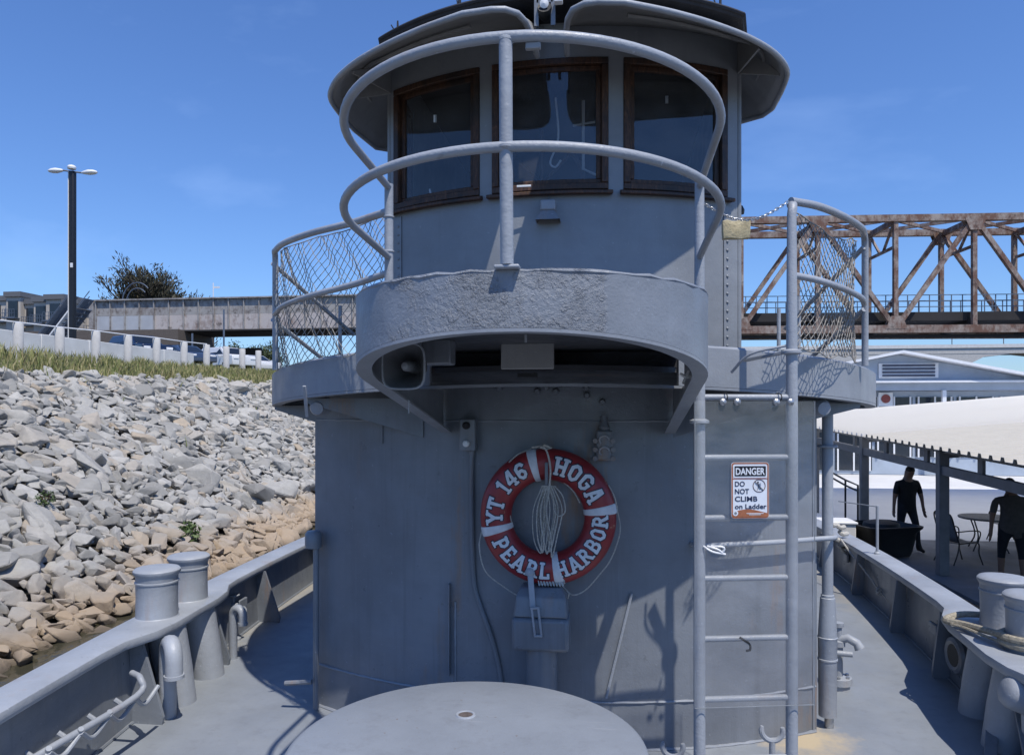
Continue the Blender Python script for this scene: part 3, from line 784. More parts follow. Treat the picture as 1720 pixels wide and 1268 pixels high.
# brackets under the overhang and the lamps beside them
for t, px in ((-42, 0), (38, 1), (58, 1), (-65, 0)):
    a = Vector((*wing_pt(t, WR - .03), 2.285 + camber(wing_pt(t)[0]))); b = Vector((*wing_pt(t, WR - 1.15), 2.285)); yy = a
    hx = max(-1.72, min(1.72, b.x)); b = Vector((hx, max(house_y(hx), 0) + 0.0 if abs(b.x) < 1.72 else b.y, a.z))
    n = Vector((b - a).cross(Vector((0, 0, 1)))).normalized() * 0.012
    m = MB(); m.prism([a, b, b + V(0, 0, -0.26), lerp(a, b, 0.75) + V(0, 0, -0.20), a + V(0, 0, -0.03)], n); m.build('bracket', PAINT, bd, smooth=0)
for px, py, D in ((537, 682, 4.95), (1372, 682, 4.65)):
    p = at(px, py, D); m = MB()
    m.lathe([(0.0, 0.10), (0.04, 0.10), (0.055, 0.06), (0.075, -0.06), (0.07, -0.065), (0.045, 0.0), (0, 0.02)], 20, p, Matrix.Rotation(R(100), 3, 'X') @ Matrix.Rotation(0.2, 3, 'Y')); lamp = m.build('floodlight', PAINT_PIPE, bd)
    m = MB(); m.beam(p + V(0, 0.06, 0.0), p + V(0, 0.08, 0.12), 0.03, 0.03); m.build('lamp_bracket', PAINT, bd)
m = MB(); m.beam(at(511, 648, 4.62), at(516, 700, 4.72), 0.022, 0.012); m.build('hanging_strap', PAINT_PIPE, bd, bev=0.003)

# ---- lookout platform (pulpit) projecting forward
PX, PR, PCY = 0.04, 0.75, 3.22
def pul_bot(y): return 2.43 - 0.18 * (y - 2.47)
def u_path(r, n=36, yb=4.74, ybr=None):
    pts = []
    for k in range(9): pts.append((PX - r, lerp(yb, PCY, k / 9)))
    for k in range(n + 1):
        a = math.pi + math.pi * k / n; pts.append((PX + r * math.cos(a), PCY + r * math.sin(a)))
    for k in range(1, 10): pts.append((PX + r, lerp(PCY, ybr or yb, k / 9)))
    return pts
def pul_top(y): return 2.62 if y < 4.03 else 2.283
mb = MB(); prof = []
uo, ui = u_path(PR), u_path(PR - 0.014)
def split(pts):
    out = []
    for a, b in zip(pts[:-1], pts[1:]):
        out.append(a)
        if (a[1] - 4.03) * (b[1] - 4.03) < 0:
            for e in ((4.0299, 4.0301) if a[1] < b[1] else (4.0301, 4.0299)): out.append((a[0], e))
    out.append(pts[-1]); return out
for (x, y), (xi, yi) in zip(split(uo), split(ui)):
    wob = 0.0025 * math.sin(x * 37) + 0.002 * math.sin(x * 91 + y * 60)
    prof.append([(x, y, pul_bot(y)), (x, y, pul_top(y) + wob), (xi, yi, pul_top(y) + wob), (xi, yi, pul_bot(y))])
mb.loft(prof)
pul = mb.build('lookout_platform', PAINT_BAND, tug, smooth=40)
mb = MB(); prof = []
for (x, y), (xi, yi) in zip(uo, u_path(PR - 0.065)):
    z = pul_bot(y) - 0.001
    prof.append([(x, y, z), (xi, yi, z), (xi, yi, z - 0.012), (x, y, z - 0.012)])
mb.loft(prof); mb.build('flange', PAINT_CLEAN, pul)
mb = MB(); fl_ = u_path(PR - 0.016, yb=4.32); h = len(fl_) // 2
a = [(x, y, 2.50) for x, y in fl_[:h + 1]]; b = [(x, y, 2.50) for x, y in reversed(fl_[h:])]
mb.strip(a, b); o = mb.build('platform_floor', UNDER_SHADE, pul, smooth=0); o.modifiers.new('thick', 'SOLIDIFY').thickness = 0.012
m = MB(); m.box((PX, 4.31, 2.435), (1.45, 0.012, 0.125)); m.build('riser_plate', UNDER_SHADE, pul, smooth=0)
mb = MB(); mb.tube([(x, y, 2.6215 + 0.003 * math.sin(x * 53)) for x, y in u_path(PR - 0.007, yb=4.0)], [0.009 * random.uniform(0.8, 1.3) for _ in u_path(PR)], 6); mb.build('edge_bead', PAINT_BAND, pul)
# plate, box, loudspeaker and clamp under the platform
m = MB(); m.box(at(886, 592, 3.75), (0.27, 0.02, 0.17)); m.build('patch_plate', PAINT_VISOR, pul, bev=0.006)
m = MB(); m.box(at(886, 630, 3.80), (0.10, 0.02, 0.02)); m.build('patch_slot', BLACK, pul)
m = MB(); m.box(at(737, 592, 3.55), (0.14, 0.12, 0.12)); m.build('junction_box', PAINT, pul, bev=0.008)
p = at(678, 615, 3.25)
rot = Matrix.Rotation(R(92), 3, 'X') @ Matrix.Rotation(R(-8), 3, 'Y')
def sq_ring(r, z):      # rounded-square horn mouth
    out = []
    for k in range(32):
        a = 2 * math.pi * k / 32; e = 4.0
        d = (abs(math.cos(a)) ** e + abs(math.sin(a)) ** e) ** (-1 / e); out.append(p + rot @ Vector((math.cos(a) * d * r, math.sin(a) * d * r, z)))
    return out
m = MB(); m.loft([sq_ring(0.03, -0.20), sq_ring(0.04, -0.14), sq_ring(0.065, -0.05), sq_ring(0.096, 0.0), sq_ring(0.102, 0.006), sq_ring(0.098, 0.008), sq_ring(0.090, 0.0), sq_ring(0.058, -0.055), sq_ring(0.030, -0.12)], caps=(True, True))
hs = m.build('loudspeaker', simple('loudspeaker_grey', (0.10, 0.105, 0.115), 0.45, 0, 0.2), pul)
m = MB(); m.lathe([(0.024, -0.12), (0.024, -0.03), (0.016, -0.01), (0, -0.006)], 14, p, rot); m.build('horn_plug', PAINT_PIPE, hs)
m = MB(); m.tube(sq_ring(0.100, 0.005), 0.005, 6, closed=True); m.build('horn_rim', PAINT_PIPE, hs)
p = at(1153, 634, 3.52); m = MB()
for a in (0.15, 1.25, 2.6, 4.2): m.tube([p, p + V(math.cos(a), -0.2, math.sin(a)) * 0.035], [0.010, 0.006], 6)
m.build('shackle_clamp', WHITE, pul)
m = MB(); m.tube([at(883, 562, 2.75), at(883, 575, 2.75)], 0.005, 6); m.build('pin', PAINT_PIPE, pul)
m = MB(); m.tube([at(687, 672, 3.6), at(687, 694, 3.6)], 0.004, 6); m.build('pin', PAINT_PIPE, pul)

# ---- platform rails
RR_ = 0.80
def rail(name, z0, r, parent, yl=3.74, yr=3.90):
    pts = []
    for k in range(6): pts.append((PX - RR_, lerp(yl, PCY, k / 6)))
    for k in range(41):
        a = math.pi + math.pi * k / 40; pts.append((PX + RR_ * math.cos(a), PCY + RR_ * math.sin(a)))
    for k in range(1, 7): pts.append((PX + RR_, lerp(PCY, yr, k / 6)))
    m = MB(); m.tube([(x, y, z0 - 0.055 * (y - 2.42)) for x, y in pts], r, 12); return m.build(name, PAINT_PIPE, parent)
fpst = MB(); fpst.tube([(PX + .0, 2.455, 2.64), (PX, 2.43, 3.02), (PX, 2.42, 3.38)], 0.0225, 14)
pr = fpst.build('front_post', PAINT_PIPE, tug)
rail('top_rail', 3.385, 0.0185, pr); rail('middle_rail', 3.022, 0.0175, pr)
m = MB(); m.box((PX, 2.462, 2.632), (0.085, 0.05, 0.012)); m.build('post_foot', PAINT_PIPE, pr, bev=0.004)
m = MB(); m.box((PX + 0.09, 2.435, 3.355), (0.05, 0.018, 0.022)); m.build('lamp_clip', PAINT_VISOR, pr, bev=0.003)
for z in (3.022, 3.375):
    m = MB(); m.lathe([(0.021, -0.01), (0.028, -0.004), (0.028, 0.004), (0.021, 0.01)], 14, (PX, 2.425, z)); m.build('weld_joint', PAINT_PIPE, pr)
LP_, RP_ = V(PX - RR_, 3.74, 0), V(PX + RR_, 3.90, 0)
m = MB(); m.tube([(LP_.x, LP_.y, 2.30), (LP_.x, LP_.y, 3.33)], 0.0235, 12); lpost = m.build('corner_post', PAINT_PIPE, tug)
for z in (2.78, 2.98, 3.16):
    m = MB(); m.lathe([(0.024, -0.006), (0.029, -0.003), (0.029, 0.003), (0.024, 0.006)], 12, (LP_.x, LP_.y, z)); m.build('weld_joint', PAINT_PIPE, lpost)

# ---- ladder up to the platform
LR = V(1.32, 4.0, 0)
m = MB(); m.tube([(RP_.x, RP_.y, 0.0), (RP_.x, RP_.y, 1.0), (RP_.x, RP_.y, 2.2), (RP_.x, RP_.y, 3.33)], [0.030, 0.030, 0.029, 0.024], 14)
m.tube([(LR.x, LR.y, 0.0), (LR.x, LR.y, 2.0), (LR.x, LR.y, 2.45), (LR.x, LR.y, 3.17)] + [(LR.x + 0.005 * k, LR.y + 0.006 * k * k, 3.17 + 0.075 * math.sin(k * 0.39)) for k in range(1, 5)], [0.031, 0.031, 0.029] + [0.024] * 5, 14)
ladder = m.build('ladder', PAINT_PIPE, tug)
for k in range(8):
    z = 2.22 - 0.311 * k
    m = MB(); m.tube([(RP_.x, RP_.y, z), (LR.x, LR.y, z)], 0.0165, 10); m.build('rung', PAINT_PIPE, ladder)
for P_, z in ((LR, 2.46), (RP_, 2.10)):
    m = MB(); m.lathe([(0.031, -0.02), (0.05, -0.012), (0.05, 0.0), (0.03, 0.01)], 14, (P_.x, P_.y, z)); m.build('collar', PAINT_PIPE, ladder)
m = MB(); m.beam((LR.x, LR.y, 2.46), (LR.x - 0.22, LR.y + 0.12, 2.42), 0.05, 0.012); m.build('tie_bracket', PAINT, ladder)
m = MB(); m.tube(smooth_path([(LR.x - .02, LR.y, 2.49), (LR.x - 0.2, LR.y + .05, 2.45), (LR.x - .28, LR.y + .15, 2.36)], 4), 0.008, 6); m.build('lashing', PAINT_PIPE, ladder)

# ---- wing railings
def wing_rail(sg, z, start, t1, drop, r=0.0195):
    way = [(-1.06, 4.02), (-1.42, 4.30), (-1.74, 4.62), (-1.95, 4.93)] if sg < 0 else [(1.50, 4.17), (1.72, 4.45), (1.90, 4.74), (1.985, 4.95)]
    pts = smooth_path([Vector(start)] + [V(x, y, lerp(start[2], z, (i + 1) / 4)) for i, (x, y) in enumerate(way)], 5)
    if drop:
        x, y = way[-1]; s = (1 if sg > 0 else -1); x2, y2 = x + s * 0.02, y + 0.05
        pts += [V(x2, y2, z - 0.02), V(x2 + s * .008, y2 + .02, z - 0.07), V(x2 + s * .008, y2 + .02, 2.44)]
    return pts
Z_R = 3.27
for sg, st, t1 in ((-1, (LP_.x, LP_.y, 3.19), 55), (1, (LR.x, LR.y + .02, 3.245), 55)):
    m = MB(); m.tube(wing_rail(sg, Z_R, st, t1, True), 0.0205, 12); wr = m.build('wing_rail', PAINT_PIPE, tug)
    st2 = (st[0], st[1], 2.87 if sg < 0 else 2.86)
    m = MB(); m.tube(wing_rail(sg, 2.83, st2, t1, False), 0.018, 10); m.build('middle_rail', PAINT_PIPE, wr)
    # steps' handrails and posts further aft, seen through the netting
    x = sg * 2.30
    for zz in (3.2, 2.80):
        m = MB(); m.tube([(sg * 2.0, 5.0, zz), (sg * 1.72, 5.9, zz - 0.42)], 0.016, 8); m.build('sloping_rail', PAINT_PIPE, wr)
    for y in (5.75, 6.4):
        m = MB(); m.tube([(sg * 1.78, y, 2.42), (sg * 1.78, y, 3.0)], 0.016, 8); m.build('aft_post', PAINT_PIPE, wr)

# ---- wheelhouse
WHR, WHF, WHX = 2.4, 5.2, 1.31
WHC = WHF + WHR
WZ0, WSILL, WTOP, WZ1 = 2.38, 3.70, 4.63, 4.95
WIN = [(-1.276, -0.548), (-0.456, 0.374), (0.478, 1.232)]
SIDEWIN = [(5.80, 6.02)]
def wh_pt(x, off=0.0):
    a = math.asin(max(-1, min(1, x / WHR))); return ((WHR + off) * math.sin(a), WHC - (WHR + off) * math.cos(a))
ycor = wh_pt(WHX)[1]
xs = sorted(set([round(-WHX + 2 * WHX * k / 44, 4) for k in range(45)] + [q for w in WIN for q in w]))
sy = sorted(set([ycor + 0.0] + [q for w in SIDEWIN for q in w] + [7.6, 8.6, 9.2]))
plan_o, plan_i = [], []
T = 0.07
for y in reversed(sy[1:]): plan_o.append((-WHX, y)); plan_i.append((-WHX + T, y))
for x in xs:
    plan_o.append(wh_pt(x)); q = wh_pt(x, -T); plan_i.append((max(-WHX + T, min(WHX - T, q[0])), q[1]))
for y in sy[1:]: plan_o.append((WHX, y)); plan_i.append((WHX - T, y))
def is_open(i, k):
    if k != 1: return False
    (x0, y0), (x1, y1) = plan_o[i], plan_o[i + 1]; mx, my = (x0 + x1) / 2, (y0 + y1) / 2
    if abs(mx) >= WHX - 1e-4: return any(a < my < b for a, b in SIDEWIN)
    return any(a < mx < b for a, b in WIN)
zl = [WZ0, WSILL, WTOP, WZ1]
mb = MB(); vi = {}
def vert(i, k, side):
    key = (i, k, side)
    if key not in vi: vi[key] = mb.add([((plan_o if side == 0 else plan_i)[i][0], (plan_o if side == 0 else plan_i)[i][1], zl[k])])
    return vi[key]
NI = len(plan_o)
for i in range(NI - 1):
    for k in range(3):
        if is_open(i, k):
            for kk in (k, k + 1): mb.face((vert(i, kk, 0), vert(i + 1, kk, 0), vert(i + 1, kk, 1), vert(i, kk, 1)))
            for ii, nb in ((i, i - 1), (i + 1, i + 1)):
                if not is_open(nb, k): mb.face((vert(ii, k, 0), vert(ii, k + 1, 0), vert(ii, k + 1, 1), vert(ii, k, 1)))
        else:
            for sd in (0, 1): mb.face((vert(i, k, sd), vert(i + 1, k, sd), vert(i + 1, k + 1, sd), vert(i, k + 1, sd)))
wh = mb.build('wheelhouse', PAINT_WH, tug, smooth=25)
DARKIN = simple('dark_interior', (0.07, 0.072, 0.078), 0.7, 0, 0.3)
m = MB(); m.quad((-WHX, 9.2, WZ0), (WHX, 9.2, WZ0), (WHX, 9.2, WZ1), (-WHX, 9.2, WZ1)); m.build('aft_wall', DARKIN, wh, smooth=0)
# window frames, sills and panes
def frame_ring(x0, x1, z0, z1, w, o0, o1):
    """a picture frame bent along the curved front; o0/o1 are its inner and outer faces"""
    m = MB(); n = 8
    def seg(pa, pb, za, zb):
        rings = []
        for k in range(n + 1):
            x = lerp(pa, pb, k / n); a, b = wh_pt(x, o0), wh_pt(x, o1)
            rings.append([(*a, za), (*b, za), (*b, zb), (*a, zb)])
        m.loft(rings)
    seg(x0, x1, z0, z0 + w); seg(x0, x1, z1 - w, z1); seg(x0, x0 + w, z0 + w + .001, z1 - w - .001); seg(x1 - w, x1, z0 + w + .001, z1 - w - .001); return m
for (a, b) in WIN:
    fr = frame_ring(a + 0.002, b - 0.002, WSILL + 0.002, WTOP - 0.002, 0.046, -0.065, 0.012).build('window_frame', WOOD, wh, bev=0.006)
    s2 = frame_ring(a + 0.049, b - 0.049, WSILL + 0.049, WTOP - 0.049, 0.034, -0.05, -0.022).build('sash', WOOD, wh, bev=0.004)
    m = MB(); n = 10
    m.strip([(*wh_pt(lerp(a + .075, b - .075, k / n), -0.036), WSILL + 0.075) for k in range(n + 1)], [(*wh_pt(lerp(a + .075, b - .075, k / n), -0.036), WTOP - 0.075) for k in range(n + 1)])
    m.build('window_pane', GLASS, wh, fix=False)
    m = MB(); rings = []
    for k in range(n + 1):
        x = lerp(a - 0.025, b + 0.025, k / n); p0, p1 = wh_pt(x, -0.0 + 0.001), wh_pt(x, 0.055)
        rings.append([(*p0, WSILL - 0.035), (*p1, WSILL - 0.04), (*p1, WSILL - 0.015), (*p0, WSILL + 0.0)])
    m.loft(rings); m.build('window_sill', WOOD, wh, bev=0.005)
for sg in (-1, 1):
    for (a, b) in SIDEWIN:
        m = MB(); w = 0.06
        for (y0, y1, z0, z1) in ((a, b, WSILL, WSILL + w), (a, b, WTOP - w, WTOP), (a, a + w, WSILL + w, WTOP - w), (b - w, b, WSILL + w, WTOP - w)):
            m.box((sg * (WHX - 0.03), (y0 + y1) / 2, (z0 + z1) / 2), (0.07, y1 - y0 - .002, z1 - z0 - .002))
        m.build('side_window_frame', WOOD, wh, bev=0.004)
        m = MB(); x = sg * (WHX - 0.035); q = [(x, a + w, WSILL + w), (x, b - w, WSILL + w), (x, b - w, WTOP - w), (x, a + w, WTOP - w)]; m.quad(*(q if sg > 0 else q[::-1])); m.build('window_pane', GLASS, wh, smooth=0, fix=False)
# bits of bright metal on the frames and the lamp below the middle window
for px, py, D, d in ((880, 313, 5.13, (0.10, 0.012, 0.014)), (901, 90, 5.13, (0.04, 0.012, 0.012))):
    m = MB(); m.box(at(px, py, D), d); m.build('latch', WHITE, wh, bev=0.002)
p = at(921, 352, 5.17)
m = MB(); m.box(p + V(0, 0, 0.02), (0.105, 0.10, 0.075)); wl = m.build('deck_lamp', PAINT_PIPE, wh, bev=0.012)
m = MB()
m.loft([[p + V(-.045, -.05, -.02), p + V(.045, -.05, -.02), p + V(.045, .05, -.02), p + V(-.045, .05, -.02)], [p + V(-.085, -.07, -.085), p + V(.085, -.07, -.085), p + V(.085, .05, -.085), p + V(-.085, .05, -.085)]], caps=(True, False)); m.build('lamp_shade', PAINT, wl)
m = MB(); m.tube([p + V(0, .03, .05), p + V(0, .04, .14)], 0.008, 6); m.build('lamp_wire', PAINT, wl)
# rivetted corner strips
for sg in (-1, 1):
    x0 = sg * 1.20; m = MB()
    a, b = wh_pt(sg * 1.285, 0.004), wh_pt(sg * 1.20, 0.004)
    m.quad((*a, WZ0), (*b, WZ0), (*b, WSILL - .06), (*a, WSILL - .06)); st_ = m.build('corner_strip', PAINT_WH, wh, smooth=0)
    st_.modifiers.new('thick', 'SOLIDIFY').thickness = 0.005
    m = MB()
    for k in range(17):
        q = wh_pt(sg * 1.225, 0.008); m.lathe([(0.012, 0), (0.010, 0.006), (0.004, 0.010), (0, 0.010)], 6, (*q, 2.56 + k * 0.063), Matrix.Rotation(R(90), 3, 'X'))
    for k in range(6):
        q = wh_pt(sg * (1.26 - 0.06 * k), 0.006); m.lathe([(0.012, 0), (0.010, 0.006), (0.004, 0.010), (0, 0.010)], 6, (*q, 2.60), Matrix.Rotation(R(90), 3, 'X'))
    tag(m.build('rivets', PAINT_WH, wh), kind='stuff')
# corner casing tube on the right side with a navigation lamp
m = MB(); m.tube([(WHX + 0.012, ycor + 0.03, WZ0), (WHX + 0.012, ycor + 0.03, WZ1)], 0.022, 10); m.build('corner_moulding', PAINT_WH, wh)
m = MB(); m.tube([(-WHX - 0.012, ycor + 0.03, WZ0), (-WHX - 0.012, ycor + 0.03, WZ1)], 0.022, 10); m.build('corner_moulding', PAINT_WH, wh)
p = at(1243, 353, 5.6); m = MB(); m.lathe([(0.03, -0.03), (0.034, 0.0), (0.02, 0.03), (0, 0.035)], 12, p); m.build('side_knob', BLACK, wh)

# visors: two eyebrow plates sloping down and out, with a rolled lip
VO = [(0.10, 4.36), (0.33, 4.305), (0.66, 4.43), (0.913, 4.56), (1.12, 4.69), (1.35, 4.865), (1.555, 5.08), (1.705, 5.34), (1.745, 5.61), (1.75, 6.0)]
def visor(sg, yend):
    vk = 0.94 if sg > 0 else 1.0
    outer = smooth_path([(sg * x * vk, y, 0) for x, y in VO], 4)
    outer += [V(sg * 1.70 * vk, yend - 0.12, 0), V(sg * 1.52 * vk, yend, 0)]
    rows = []; lip = []; n = len(outer)
    for i, p in enumerate(outer):
        # matching point on the wall
        if abs(p.x) <= WHX and p.y < ycor + 0.02:
            f = WHX / 1.64; w = Vector((*wh_pt(max(-WHX, min(WHX, p.x * f))), 0))
        else: w = V(sg * WHX, max(ycor, min(p.y + 0.05, yend - 0.05)), 0)
        if i < 6:         # rounded inner end: the plate grows out from the wall
            e = [0.30, 0.62, 0.80, 0.90, 0.96, 0.99][i]; p = lerp(w, p, e); p.x = sg * (0.10 + 0.30 * [0.0, 0.03, 0.10, 0.22, 0.45, 0.72][i])
        t = 1.0; zo = 4.53 - 0.02 * (i / n)
        row = []
        for k in range(7):
            s = k / 6; q = lerp(w, p, s); z = lerp(4.86, zo, s) + 0.035 * math.sin(math.pi * s); row.append(V(q.x, q.y, z))
        rows.append(row); lip.append(row[-1].copy())
    m = MB(); m.loft(rows, closed=False); o = m.build('visor', PAINT_VISOR, wh, smooth=50); o.modifiers.new('thick', 'SOLIDIFY').thickness = 0.012
    m = MB(); m.tube(lip, 0.019, 10); m.build('visor_lip', PAINT_PIPE, wh)
    # stiffening batten under the plate
    m = MB(); m.tube([lerp(r[1], r[5], 0.55) + V(0, 0, -0.02) for r in rows[7:-4]], 0.014, 6); m.build('visor_batten', PAINT_VISOR, wh)
    return rows
rl = visor(-1, 6.55); rrw = visor(1, 6.25)
for sg, rows in ((-1, rl), (1, rrw)):
    for i in (22, 30):
        if i < len(rows):
            r_ = rows[i]; m = MB(); m.prism([r_[0] + V(0, 0, -.02), r_[5] + V(0, 0, -.02), r_[5] + V(0, 0, -.045), r_[0] + V(0, 0, -0.24)], (0.012, 0.01, 0)); m.build('visor_bracket', PAINT_VISOR, wh, smooth=0)
# dark felt roof above
mb = MB(); rings = []
ro = []
for k in range(41):
    x = -1.30 + 2.60 * k / 40; ro.append((x, 4.86 + 0.46 * (abs(x) / 1.30) ** 2.2))
ro = [(-1.34, 9.4), (-1.36, 5.6)] + ro + [(1.36, 5.6), (1.34, 9.4)]
mb.loft([[(x, y, 4.875) for x, y in ro], [(x * 1.01, y - 0.01, 4.90) for x, y in ro], [(x * 0.97, y + 0.06, 4.93) for x, y in ro], [(x * 0.3, 7 + (y - 7) * .3, 5.05) for x, y in ro]])
rf = mb.build('roof', ROOFBLK, wh, smooth=45)
mb = MB(); mb.tube([(x * 1.005, y - 0.012, 4.905) for x, y in ro], 0.014, 6); mb.build('roof_edging', ROOFBLK, wh)
# searchlight bracket in the gap between the visors
c = at(915, 25, 4.85)
m = MB()
for s_ in (-1, 1): m.beam(c + V(s_ * 0.055, 0, -0.075), c + V(s_ * 0.055, 0, 0.10), 0.012, 0.03)
m.beam(c + V(-0.055, 0, 0.09), c + V(0.055, 0, 0.09), 0.012, 0.03); sbk = m.build('searchlight_bracket', PAINT, wh, bev=0.002)
m = MB(); m.lathe([(0.0, -0.05), (0.03, -0.045), (0.045, -0.01), (0.048, 0.04), (0.045, 0.05), (0, 0.045)], 16, c + V(0, 0.02, 0.02), Matrix.Rotation(R(70), 3, 'X')); m.build('searchlight', BLACK, wh)
m = MB(); m.lathe([(0.0, 0.0), (0.028, 0.002), (0.03, 0.01), (0, 0.018)], 14, c + V(0, -0.035, 0.05), Matrix.Rotation(R(100), 3, 'X')); m.build('lamp_lens', WHITE, wh)
m = MB(); m.box(at(938, 2, 4.8), (0.055, 0.05, 0.03)); m.build('label_plate', WHITE, wh, bev=0.004)
# aerial stubs on the roof edge
for px, py, D, h in ((668, 56, 5.5, 0.09), (772, 20, 5.3, 0.35), (1210, 22, 5.3, 0.16)):
    p = at(px, py, D); m = MB(); m.tube([p + V(0, 0, -0.05), p + V(0, 0, h)], [0.014, 0.006], 6); m.tube([p + V(0.0, 0, -0.02), p + V(-0.05, 0, h * 0.7)], 0.005, 5); m.build('aerial_stub', ROOFBLK, wh)
# inside: console, wheel, pendant cords and a bench glimpsed through the glass
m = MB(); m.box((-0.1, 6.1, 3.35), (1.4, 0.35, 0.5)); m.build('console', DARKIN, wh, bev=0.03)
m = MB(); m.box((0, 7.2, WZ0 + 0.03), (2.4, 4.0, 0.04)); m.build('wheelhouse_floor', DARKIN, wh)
wc = V(-0.15, 5.85, 3.95); m = MB(); m.tube([wc + V(math.cos(a) * 0.33, 0, math.sin(a) * 0.33) for a in [k * math.pi / 14 for k in range(28)]], 0.02, 8, closed=True)
for k in range(8):
    a = k * math.pi / 4; m.tube([wc, wc + V(math.cos(a) * 0.43, 0, math.sin(a) * 0.43)], 0.013, 6)
m.build('steering_wheel', WOOD, wh)
m = MB(); m.tube([(0.18, 5.75, 4.55), (0.18, 5.75, 4.02), (0.34, 5.78, 3.95)], 0.012, 6); m.tube([(0.10, 5.75, 4.36), (0.27, 5.75, 4.38)], 0.009, 6); m.build('voice_pipe', WHITE, wh)
m = MB(); m.tube(smooth_path([(-0.02, 5.55, 4.5), (0.0, 5.55, 4.2), (-0.06, 5.55, 4.02), (-0.02, 5.55, 3.98), (0.02, 5.55, 4.03)], 5), 0.008, 6); m.build('pull_cord', WHITE, wh)
for px, py in ((731, 200), (1120, 168)):
    m = MB(); m.box(at(px, py, 5.55), (0.022, 0.012, 0.055)); m.build('paper_tag', WHITE, wh)
m = MB(); m.tube([at(722, 318, 5.6), at(726, 338, 5.6)], 0.008, 5); m.build('peg', WHITE, wh)

# ---- capstan drum in the foreground
dc = V(-0.055, 2.25, 0.27)
m = MB(); m.lathe([(0.540, -0.15), (0.540, 0.80), (0.552, 0.805), (0.558, 0.825), (0.553, 0.840), (0.536, 0.848), (0.28, 0.851), (0.0, 0.852)], 96, dc)
dr = m.build('winch_drum', DECK, tug, smooth=50)
m = MB(); m.lathe([(0.60, -0.27), (0.60, -0.15), (0.54, -0.145)], 64, dc); m.build('drum_base', PAINT, dr)
hp_ = at(782, 1201, 2.503)
m = MB(); m.tube([hp_ + V(math.cos(a) * 0.029, math.sin(a) * 0.029, 0.0) for a in [k * math.pi / 10 for k in range(20)]], 0.006, 6, closed=True); m.build('drain_rim', PAINT_PIPE, dr)
m = MB(); m.lathe([(0.027, 0.002), (0.016, 0.004), (0, 0.003)], 16, hp_); m.build('hole_disc', simple('dark_hole_tone', (0.10, 0.08, 0.07), 0.8, 0, 0.5, 40), dr)  # flat dark disc stands in for the shade inside the hole

# ================================================================== THINGS HUNG ON THE TUG
def world_pt(p): return Vector((p.x + TX, p.y, p.z))
# ---- life ring
ring_c = world_pt(wall_pt(920, 867, 0.13))
RC, TA, TB = 0.324, 0.098, 0.080           # ring radius, section half-width, section half-depth
ringE = tag(empty('life_ring', ring_c), 'dark red life ring with white lettering hung on the deckhouse front', 'life ring')
def ring_red():
    M = Mat('faded_red_ring'); v = M.coord()
    c = M.mix(M.ramp(M.noise(6, 5, 0.65, v), (0.35, 0.0), (0.7, 1.0)), (0.23, 0.020, 0.024), (0.33, 0.038, 0.038))
    c = M.mix(M.math('MULTIPLY', M.ramp(M.noise(16, 6, 0.7, v), (0.66, 0.0), (0.70, 1.0)), 0.7), c, (0.55, 0.38, 0.22))
    return M.out(c, 0.38, 0, M.bump(M.noise(40, 4, 0.6, v), 0.25, 0.004))
def ring_pt(ang, rad, lift=0.0):
    """front surface of the ring; ang in degrees seen from the front, rad measured from the ring's centre"""
    t = max(-0.999, min(0.999, (rad - RC) / TA)); d = TB * math.sqrt(1 - t * t) + lift
    return Vector((math.cos(R(ang)) * rad, -d, math.sin(R(ang)) * rad))
m = MB(); rings = []
for k in range(73):
    a = 2 * math.pi * k / 72
    rings.append([Vector((math.cos(a) * (RC + TA * math.cos(b)), -TB * math.sin(b), math.sin(a) * (RC + TA * math.cos(b)))) for b in [2 * math.pi * j / 24 for j in range(24)]])
m.loft(rings, True, (False, False)); m.build('ring', ring_red(), ringE)
STRAP = simple('white_strap', (0.66, 0.68, 0.70), 0.6, 0, 0.15, 20, 0.3)
for ang in (104, 8, -79, 194):
    m = MB(); rings = []
    for j in range(-5, 6):
        a = R(ang + j * 0.85); e = 0.004 if abs(j) < 5 else 0.0005
        rings.append([Vector((math.cos(a) * (RC + (TA + e) * math.cos(b)), -(TB + e) * math.sin(b), math.sin(a) * (RC + (TA + e) * math.cos(b)))) for b in [2 * math.pi * q / 24 for q in range(24)]])
    m.loft(rings, True, (False, False)); m.build('strap', STRAP, ringE)
